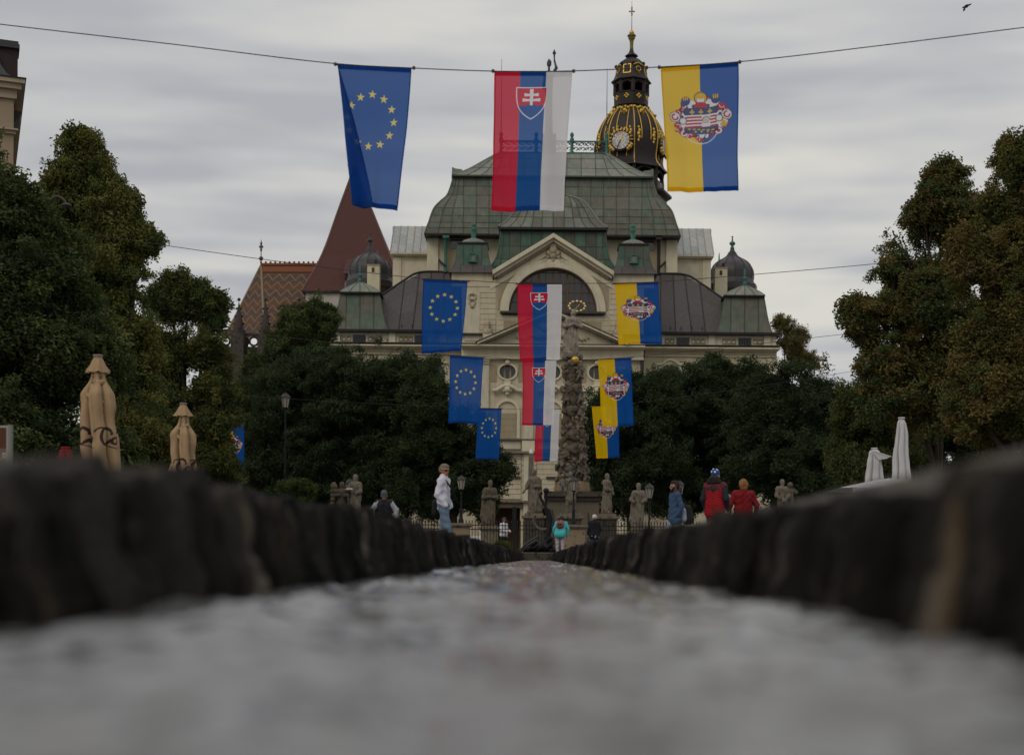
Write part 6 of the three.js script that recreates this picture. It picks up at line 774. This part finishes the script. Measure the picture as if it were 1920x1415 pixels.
// ---------------------------------------------------------------- folded parasols
const scriptTex = canvasTex(1024, 512, (g, w, h) => { // cream canvas with the dark brown script lettering at its hem
  g.fillStyle = '#d2b48c'; g.fillRect(0, 0, w, h); g.strokeStyle = '#3c2620'; g.lineCap = 'round'; g.lineJoin = 'round';
  const word = (x, y, s) => { const P2 = (pts, lw) => { g.lineWidth = lw * s; g.beginPath(); g.moveTo(x + pts[0][0] * s, y + pts[0][1] * s); for (let i = 1; i + 1 < pts.length; i += 2) g.quadraticCurveTo(x + pts[i][0] * s, y + pts[i][1] * s, x + pts[i + 1][0] * s, y + pts[i + 1][1] * s); g.stroke(); };
    const big = (ox) => { P2([[78 + ox, 6], [58 + ox, -22], [30 + ox, 12], [4 + ox, 62], [34 + ox, 96], [58 + ox, 104], [84 + ox, 70]], 16); P2([[-18 + ox, 22], [10 + ox, -18], [66 + ox, 2], [90 + ox, 16], [84 + ox, 34]], 10); };
    const oo = (ox) => { P2([[ox + 26, 52], [ox + 2, 50], [ox, 74], [ox + 2, 96], [ox + 20, 92], [ox + 36, 82], [ox + 26, 52]], 12); P2([[ox + 26, 56], [ox + 40, 66], [ox + 50, 56]], 5); }, cc = (ox) => P2([[ox + 30, 58], [ox + 8, 50], [ox + 4, 76], [ox + 8, 98], [ox + 38, 82]], 9), aa = (ox) => { oo(ox); P2([[ox + 34, 54], [ox + 30, 84], [ox + 46, 92]], 8); };
    big(0); oo(88); cc(128); aa(166); big(236); oo(318); P2([[372, 92], [400, 30], [396, -4], [376, 0], [372, 60], [376, 98], [400, 88]], 8); aa(410); P2([[60, 100], [160, 150], [260, 112], [330, 100], [380, 128]], 6); };
  for (let k = 0; k < 4; k++) { g.save(); g.beginPath(); g.rect(k * 256, 0, 250, h); g.clip(); word(k * 256 + 34, 70, 1.7); g.restore(); } });
scriptTex.wrapS = scriptTex.wrapT = THREE.RepeatWrapping;
function parasol(label, px, top, d, o) {
  const t = P(px, top, d), h = t.y, s = thing('folded_parasol', label, 'parasol', V(t.x, 0, -d), o.group ?? 'folded parasols'), w = o.w ?? 0.34, n = 96, m = 70, pos = [], uv = [], ind = [], low = o.low ?? 0.75, lean = o.lean ?? 0, tie = o.tie ?? 0.22;
  for (let j = 0; j <= m; j++) for (let i = 0; i <= n; i++) { const v = j / m, a = i / n * Math.PI * 2, y = lerp(h, low, v);
    let r; if (o.straight) r = v < 0.05 ? lerp(0.03, w * 0.52, Math.sqrt(v / 0.05)) : lerp(w * 0.52, w, sstep(0.05, 0.75, v) * 0.6 + v * 0.4); else if (v < tie) r = lerp(w * 0.3, w * 0.42, v / tie); else r = lerp(w * 0.42, w * (0.95 + 0.25 * (v - tie)), sstep(tie, tie + 0.17, v));
    const ph = a * 2.5 + v * 1.3 * (o.twist ?? 1) + (o.ph ?? 0) + 0.5 * nz(v * 3, px, 4), sharp = Math.abs(Math.sin(ph)), pleat = (0.22 - 0.62 * Math.pow(1 - sharp, 2.2)) * sstep(0.02, 0.2, v) + 0.2 * nz(Math.cos(a) * 1.6, v * 5, Math.sin(a) * 1.6 + px) - 0.10 * Math.pow(Math.abs(Math.sin(ph * 2.6 + 1)), 8) - 0.05 * Math.abs(nz(a * 6, v * 9, px)), rr2 = r * (1 + pleat);
    pos.push(t.x + Math.cos(a) * rr2 + lean * v * v * 0.3 + 0.02 * nz(v * 4, px, 1), y, -d + Math.sin(a) * rr2); uv.push(1.5 - i / n + (o.tu ?? 0), clamp((1 - v) / 0.42, 0, 0.98)); if (i && j) { const k = j * (n + 1) + i; ind.push(k - n - 2, k - n - 1, k - 1, k - n - 1, k, k - 1); } }
  const g = new THREE.BufferGeometry(); g.setAttribute('position', new THREE.Float32BufferAttribute(pos, 3)); g.setAttribute('uv', new THREE.Float32BufferAttribute(uv, 2)); g.setIndex(ind); g.computeVertexNormals();
  part(s, 'canvas', g, o.mat); part(s, 'top_cap', lathe([[0.01, h + 0.035], [0.07, h + 0.03], [0.078, h + 0.012], [0.06, h - 0.01]], 14).translate(t.x, 0, -d), o.cap ?? o.mat);
  if (o.skirt) for (let k = 0; k < 6; k++) { const a = k / 6 * Math.PI * 2 + 0.45 + px, c = Math.cos(a), q = Math.sin(a), y0 = h - 0.02, L = o.skirt, f = (r, y, b) => V(t.x + Math.cos(a + b) * r, y, -d + Math.sin(a + b) * r), tri = new THREE.BufferGeometry().setFromPoints([f(0.065, y0, -0.53), f(w * 0.5, y0 - L * 0.85, -0.53), f(w * 1.02, y0 - L * 0.8, 0), f(w * 0.5, y0 - L * 0.85, 0.53), f(0.065, y0, 0.53), f(w * 0.66, y0 - L * 0.45, 0)]); tri.setIndex([0, 1, 5, 1, 2, 5, 2, 3, 5, 3, 4, 5, 4, 0, 5]); tri.setAttribute('uv', new THREE.Float32BufferAttribute(Array.from({ length: 12 }, () => 0.98), 2)); tri.computeVertexNormals(); part(s, 'vent_flap', tri, o.mat); }
  if (o.skirt) for (const [q, e, f] of [[0.08, 0.55, 0.62], [0.2, -0.42, 0.86]]) part(s, 'wrap_fold', new THREE.TorusGeometry(w * f, 0.028, 6, 40, 3.6).rotateZ(0.3).rotateX(Math.PI / 2).scale(1, 1.6, 1).rotateZ(e).translate(t.x, lerp(h, low, tie + q), -d), o.mat);
  part(s, 'strap', new THREE.TorusGeometry(w * 0.44, 0.012, 6, 24).rotateX(Math.PI / 2).translate(t.x, lerp(h, low, tie), -d), o.mat);
  part(s, 'pole', cyl(t.x, 0.08, low + 0.6, -d, 0.03, 0.03, 10), M([0.4, 0.4, 0.4], { roughness: 0.4, metalness: 0.6 })); part(s, 'foot', metric(box(t.x - 0.35, t.x + 0.35, -0.02, 0.08, -d - 0.35, -d + 0.35)), plinthDark); return s;
}
const canvasM = new THREE.MeshStandardMaterial({ map: scriptTex, color: lin(0.50, 0.475, 0.45), roughness: 0.85, side: THREE.DoubleSide }), whiteM = M([0.52, 0.52, 0.54], { side: THREE.DoubleSide, map: rep(texPlaster, 0.6) }), cupM = M([0.20, 0.17, 0.14]);
parasol('taller beige folded parasol with brown script lettering, further left', 183, 669, 21, { mat: canvasM, w: 0.205, low: 1.1, skirt: 0.26, cap: cupM, lean: 0.2, tie: 0.17, ph: 0.5 });
parasol('shorter beige folded parasol with brown script lettering', 343, 758, 28, { mat: canvasM, w: 0.205, low: 1.1, skirt: 0.26, cap: cupM, tie: 0.19, ph: 1.3, tu: 0.1 });
parasol('tall slim white folded parasol on the right', 1691, 785, 30, { mat: whiteM, w: 0.19, low: 0.9, straight: true, tie: 0.1, ph: 0.3, twist: 0.4 });
parasol('short white folded parasol with a loose flap, right', 1640, 842, 32, { mat: whiteM, w: 0.24, low: 0.9, straight: true, tie: 0.06, ph: 0.9, twist: 0.3 });
{ const s = scene.children.find((o) => o.name === 'folded_parasol_003'), q = (x, y) => P(x, y, 31.8), g = new THREE.BufferGeometry().setFromPoints([q(1632, 843), q(1650, 848), q(1671, 856), q(1662, 860), q(1648, 862), q(1640, 852)]); g.setIndex([0, 1, 5, 1, 4, 5, 1, 2, 4, 2, 3, 4]); g.computeVertexNormals(); g.setAttribute('uv', new THREE.Float32BufferAttribute(12, 2)); part(s, 'loose_flap', metric(g), whiteM); part(s, 'rib', bar(q(1640, 846), q(1672, 856), 0.02), M([0.5, 0.5, 0.5])); }
{ // low white canvas cover beside them
  const q = (x, y, d = 29) => P(x, y, d), a = q(1575, 914), b = q(1668, 896), c = thing('canvas_cover', 'low white canvas roof below the short white parasol', 'canopy', V((a.x + b.x) / 2, 0, -29)), g = new THREE.BufferGeometry().setFromPoints([a, q(1622, 904), b, V(b.x + 1.2, b.y - 0.12, -29), V(b.x + 1.2, b.y - 0.3, -27.6), V(a.x, a.y - 0.05, -27.9), V(a.x, a.y - 0.02, -30.4), V(b.x + 1.2, b.y - 0.3, -30.6)]); g.setIndex([0, 5, 1, 1, 5, 4, 1, 4, 2, 2, 4, 3, 0, 1, 6, 1, 7, 6, 1, 2, 7, 2, 3, 7]); g.computeVertexNormals(); part(c, 'canvas', metric(g), whiteM);
  part(c, 'valance', metric(box(a.x, b.x + 1.2, a.y - 0.2, a.y - 0.06, -27.8, -27.76)), whiteM); for (const x of [a.x + 0.05, b.x + 1.1]) for (const z of [-27.85, -30.35]) part(c, 'leg', box(x - 0.02, x + 0.02, -0.02, a.y - 0.05, z - 0.02, z + 0.02), iron); }
parasol('red pointed top of a folded parasol behind the left wall', 122, 841, 24, { mat: M([0.20, 0.008, 0.014], { side: THREE.DoubleSide }), w: 0.2, low: 0.8, tie: 0.04, straight: true, group: null });
{ // poster stand at the left edge
  const d = 17, a = P(-60, 797, d), b = P(18, 797, d), tx3 = canvasTex(256, 512, (g, w, h) => { g.fillStyle = '#8a7462'; g.fillRect(0, 0, w, h); g.fillStyle = '#6e4638'; g.fillRect(0, 0, w, 130); g.fillStyle = '#e2d8c8'; g.font = 'bold 66px sans-serif'; g.fillText('MAR', 122, 200); g.fillText('TRO', 122, 275); g.fillText('GI', 122, 350); }), s = thing('poster_stand', 'poster board with pale capital letters at the left frame edge', 'sign', V((a.x + b.x) / 2, 0, -d));
  part(s, 'board', box(a.x, b.x, 0.35, a.y, -d - 0.06, -d), M([0.30, 0.31, 0.28])); part(s, 'poster', new THREE.PlaneGeometry(b.x - a.x - 0.05, a.y - 0.4).translate((a.x + b.x) / 2 - 0.02, (a.y + 0.35) / 2, -d + 0.004), M([0.6, 0.6, 0.6], { map: tx3 })); part(s, 'frame_edge', box(b.x - 0.02, b.x + 0.012, 0.35, a.y + 0.01, -d - 0.07, -d + 0.012), M([0.20, 0.21, 0.19])); for (const x of [a.x + 0.05, b.x - 0.05]) part(s, 'leg', box(x - 0.02, x + 0.02, -0.02, 0.35, -d - 0.05, -d - 0.01), iron); }
{ // corner building at the left edge
  const d = 60, X = (px) => P(px, 200, d).x, Y = (py) => P(0, py, d).y, b = thing('corner_building', 'beige corner house with dark mansard roof at the left frame edge', 'building', V(X(25), 0, -d)), w = M([0.36, 0.28, 0.20], { map: mp }), tr = M([0.42, 0.34, 0.25], { map: mp });
  part(b, 'wall', metric(box(X(-330), X(25), 0, Y(170), -d - 14, -d)), w);
  part(b, 'cornice', metric(merge([box(X(-332), X(38), Y(170), Y(160), -d - 14.5, -d + 0.35), box(X(-332), X(44), Y(160), Y(152), -d - 14.6, -d + 0.5), box(X(-332), X(30), Y(186), Y(170), -d - 14.3, -d + 0.15)])), tr); part(b, 'cornice_flashing', metric(box(X(-333), X(46), Y(152), Y(150), -d - 14.7, -d + 0.55)), gutterDark);
  part(b, 'string_course', metric(merge([box(X(-332), X(33), Y(246), Y(243), -d - 14.2, -d + 0.25), box(X(-332), X(29), Y(252), Y(246), -d - 14.1, -d + 0.12)])), tr);
  part(b, 'side_bracket', metric(extrude([[X(26), Y(222)], [X(38), Y(208)], [X(40), Y(200)], [X(26), Y(197)]], 1.4, -d - 0.6)), gutterDark);
  const roof = part(b, 'roof', metric(extrude([[X(-333), Y(150)], [X(44), Y(150)], [X(28), Y(142)], [X(12), Y(132)], [X(2), Y(118)], [X(-4), Y(100)], [X(-333), Y(90)]], 13, -d - 0.4)), M([0.10, 0.105, 0.115], { map: msl, roughness: 0.5 }));
  part(roof, 'chimney', metric(box(X(-14), X(32), Y(149), Y(84), -d - 1.6, -d - 0.5)), M([0.045, 0.032, 0.03], { map: msl })); part(roof, 'chimney_cap', metric(merge([box(X(-16), X(35), Y(84), Y(76), -d - 1.75, -d - 0.35), box(X(-15), X(33), Y(76), Y(70), -d - 1.68, -d - 0.42)])), M([0.06, 0.06, 0.065]));
  for (let f = 0; f < 4; f++) for (let k = 0; k < 3; k++) { const cx = X(-60 - k * 90), y0 = Y(230 + f * 190 - (f === 0 ? 0 : 0)), win = part(b, 'window', metric(box(cx - 0.75, cx + 0.75, y0 - 2.2 < 0.5 ? 0.5 : y0 - 2.2, y0, -d - 0.1, -d + 0.06)), tr); part(win, 'pane', metric(box(cx - 0.6, cx + 0.6, (y0 - 2.2 < 0.5 ? 0.5 : y0 - 2.2) + 0.12, y0 - 0.12, -d + 0.05, -d + 0.075)), glassDark); part(win, 'mullion', metric(box(cx - 0.04, cx + 0.04, (y0 - 2.2 < 0.5 ? 0.5 : y0 - 2.2) + 0.12, y0 - 0.12, -d + 0.07, -d + 0.1)), tr); }
}
scene.children.find((o) => o.name === 'corner_building').rotation.y = 0.385;
{ // curved street light among the left crowns
  const d = 39, a = P(88, 375, d), t = thing('arc_street_light', 'curved grey arm of a tall street light among the left crowns', 'street light', V(a.x, 0, -d)); part(t, 'pole', cyl(a.x, 0, a.y - 0.3, -d, 0.08, 0.05, 10), lead); part(t, 'arm', tube([V(a.x, a.y - 0.35, -d), V(a.x + 0.06, a.y - 0.05, -d), P(104, 368, d), P(118, 374, d), P(124, 384, d)], 0.035, 7, 30), lead); part(t, 'lamp_head', lathe([[0.02, 0.1], [0.12, 0.06], [0.16, 0], [0.01, -0.03]], 12).translate(...P(124, 387, d).toArray()), lead);
}
{ // bird
  const c = P(1811, 13, 45), m = 45 / F, q = (x, y, z = 0) => V(c.x + x * m, c.y - y * m, c.z + z), b = thing('bird', 'dark bird gliding in the sky, top right corner', 'bird', c), dk = M([0.03, 0.027, 0.027], { side: THREE.DoubleSide });
  part(b, 'body', fleshy([[-0.09, -0.025, 0, 0.02, 0.03, 0.025, 0, 0.045], [0.03, 0.025, 0, 0.045, 0.06, 0.04, 0.01, 0.035], [0.06, 0.045, 0.01, 0.03, 0.085, 0.05, 0.015, 0.012]], 0.012, 0.03).translate(c.x, c.y, c.z), dk);
  const wing = (pts) => { const g = fleshy(pts, 0.01, 0.03); return g; };
  part(b, 'wing', wing([[0.04, 0.05, 0, 0.022, 0.14, 0.09, -0.05, 0.022], [0.14, 0.09, -0.05, 0.022, 0.24, 0.15, -0.1, 0.008]]).translate(c.x, c.y, c.z), dk); part(b, 'wing', wing([[-0.02, -0.01, 0.02, 0.028, -0.07, -0.12, 0.1, 0.028], [-0.07, -0.12, 0.1, 0.028, -0.11, -0.19, 0.14, 0.012]]).translate(c.x, c.y, c.z), dk);
}
renderer.render(scene, camera);
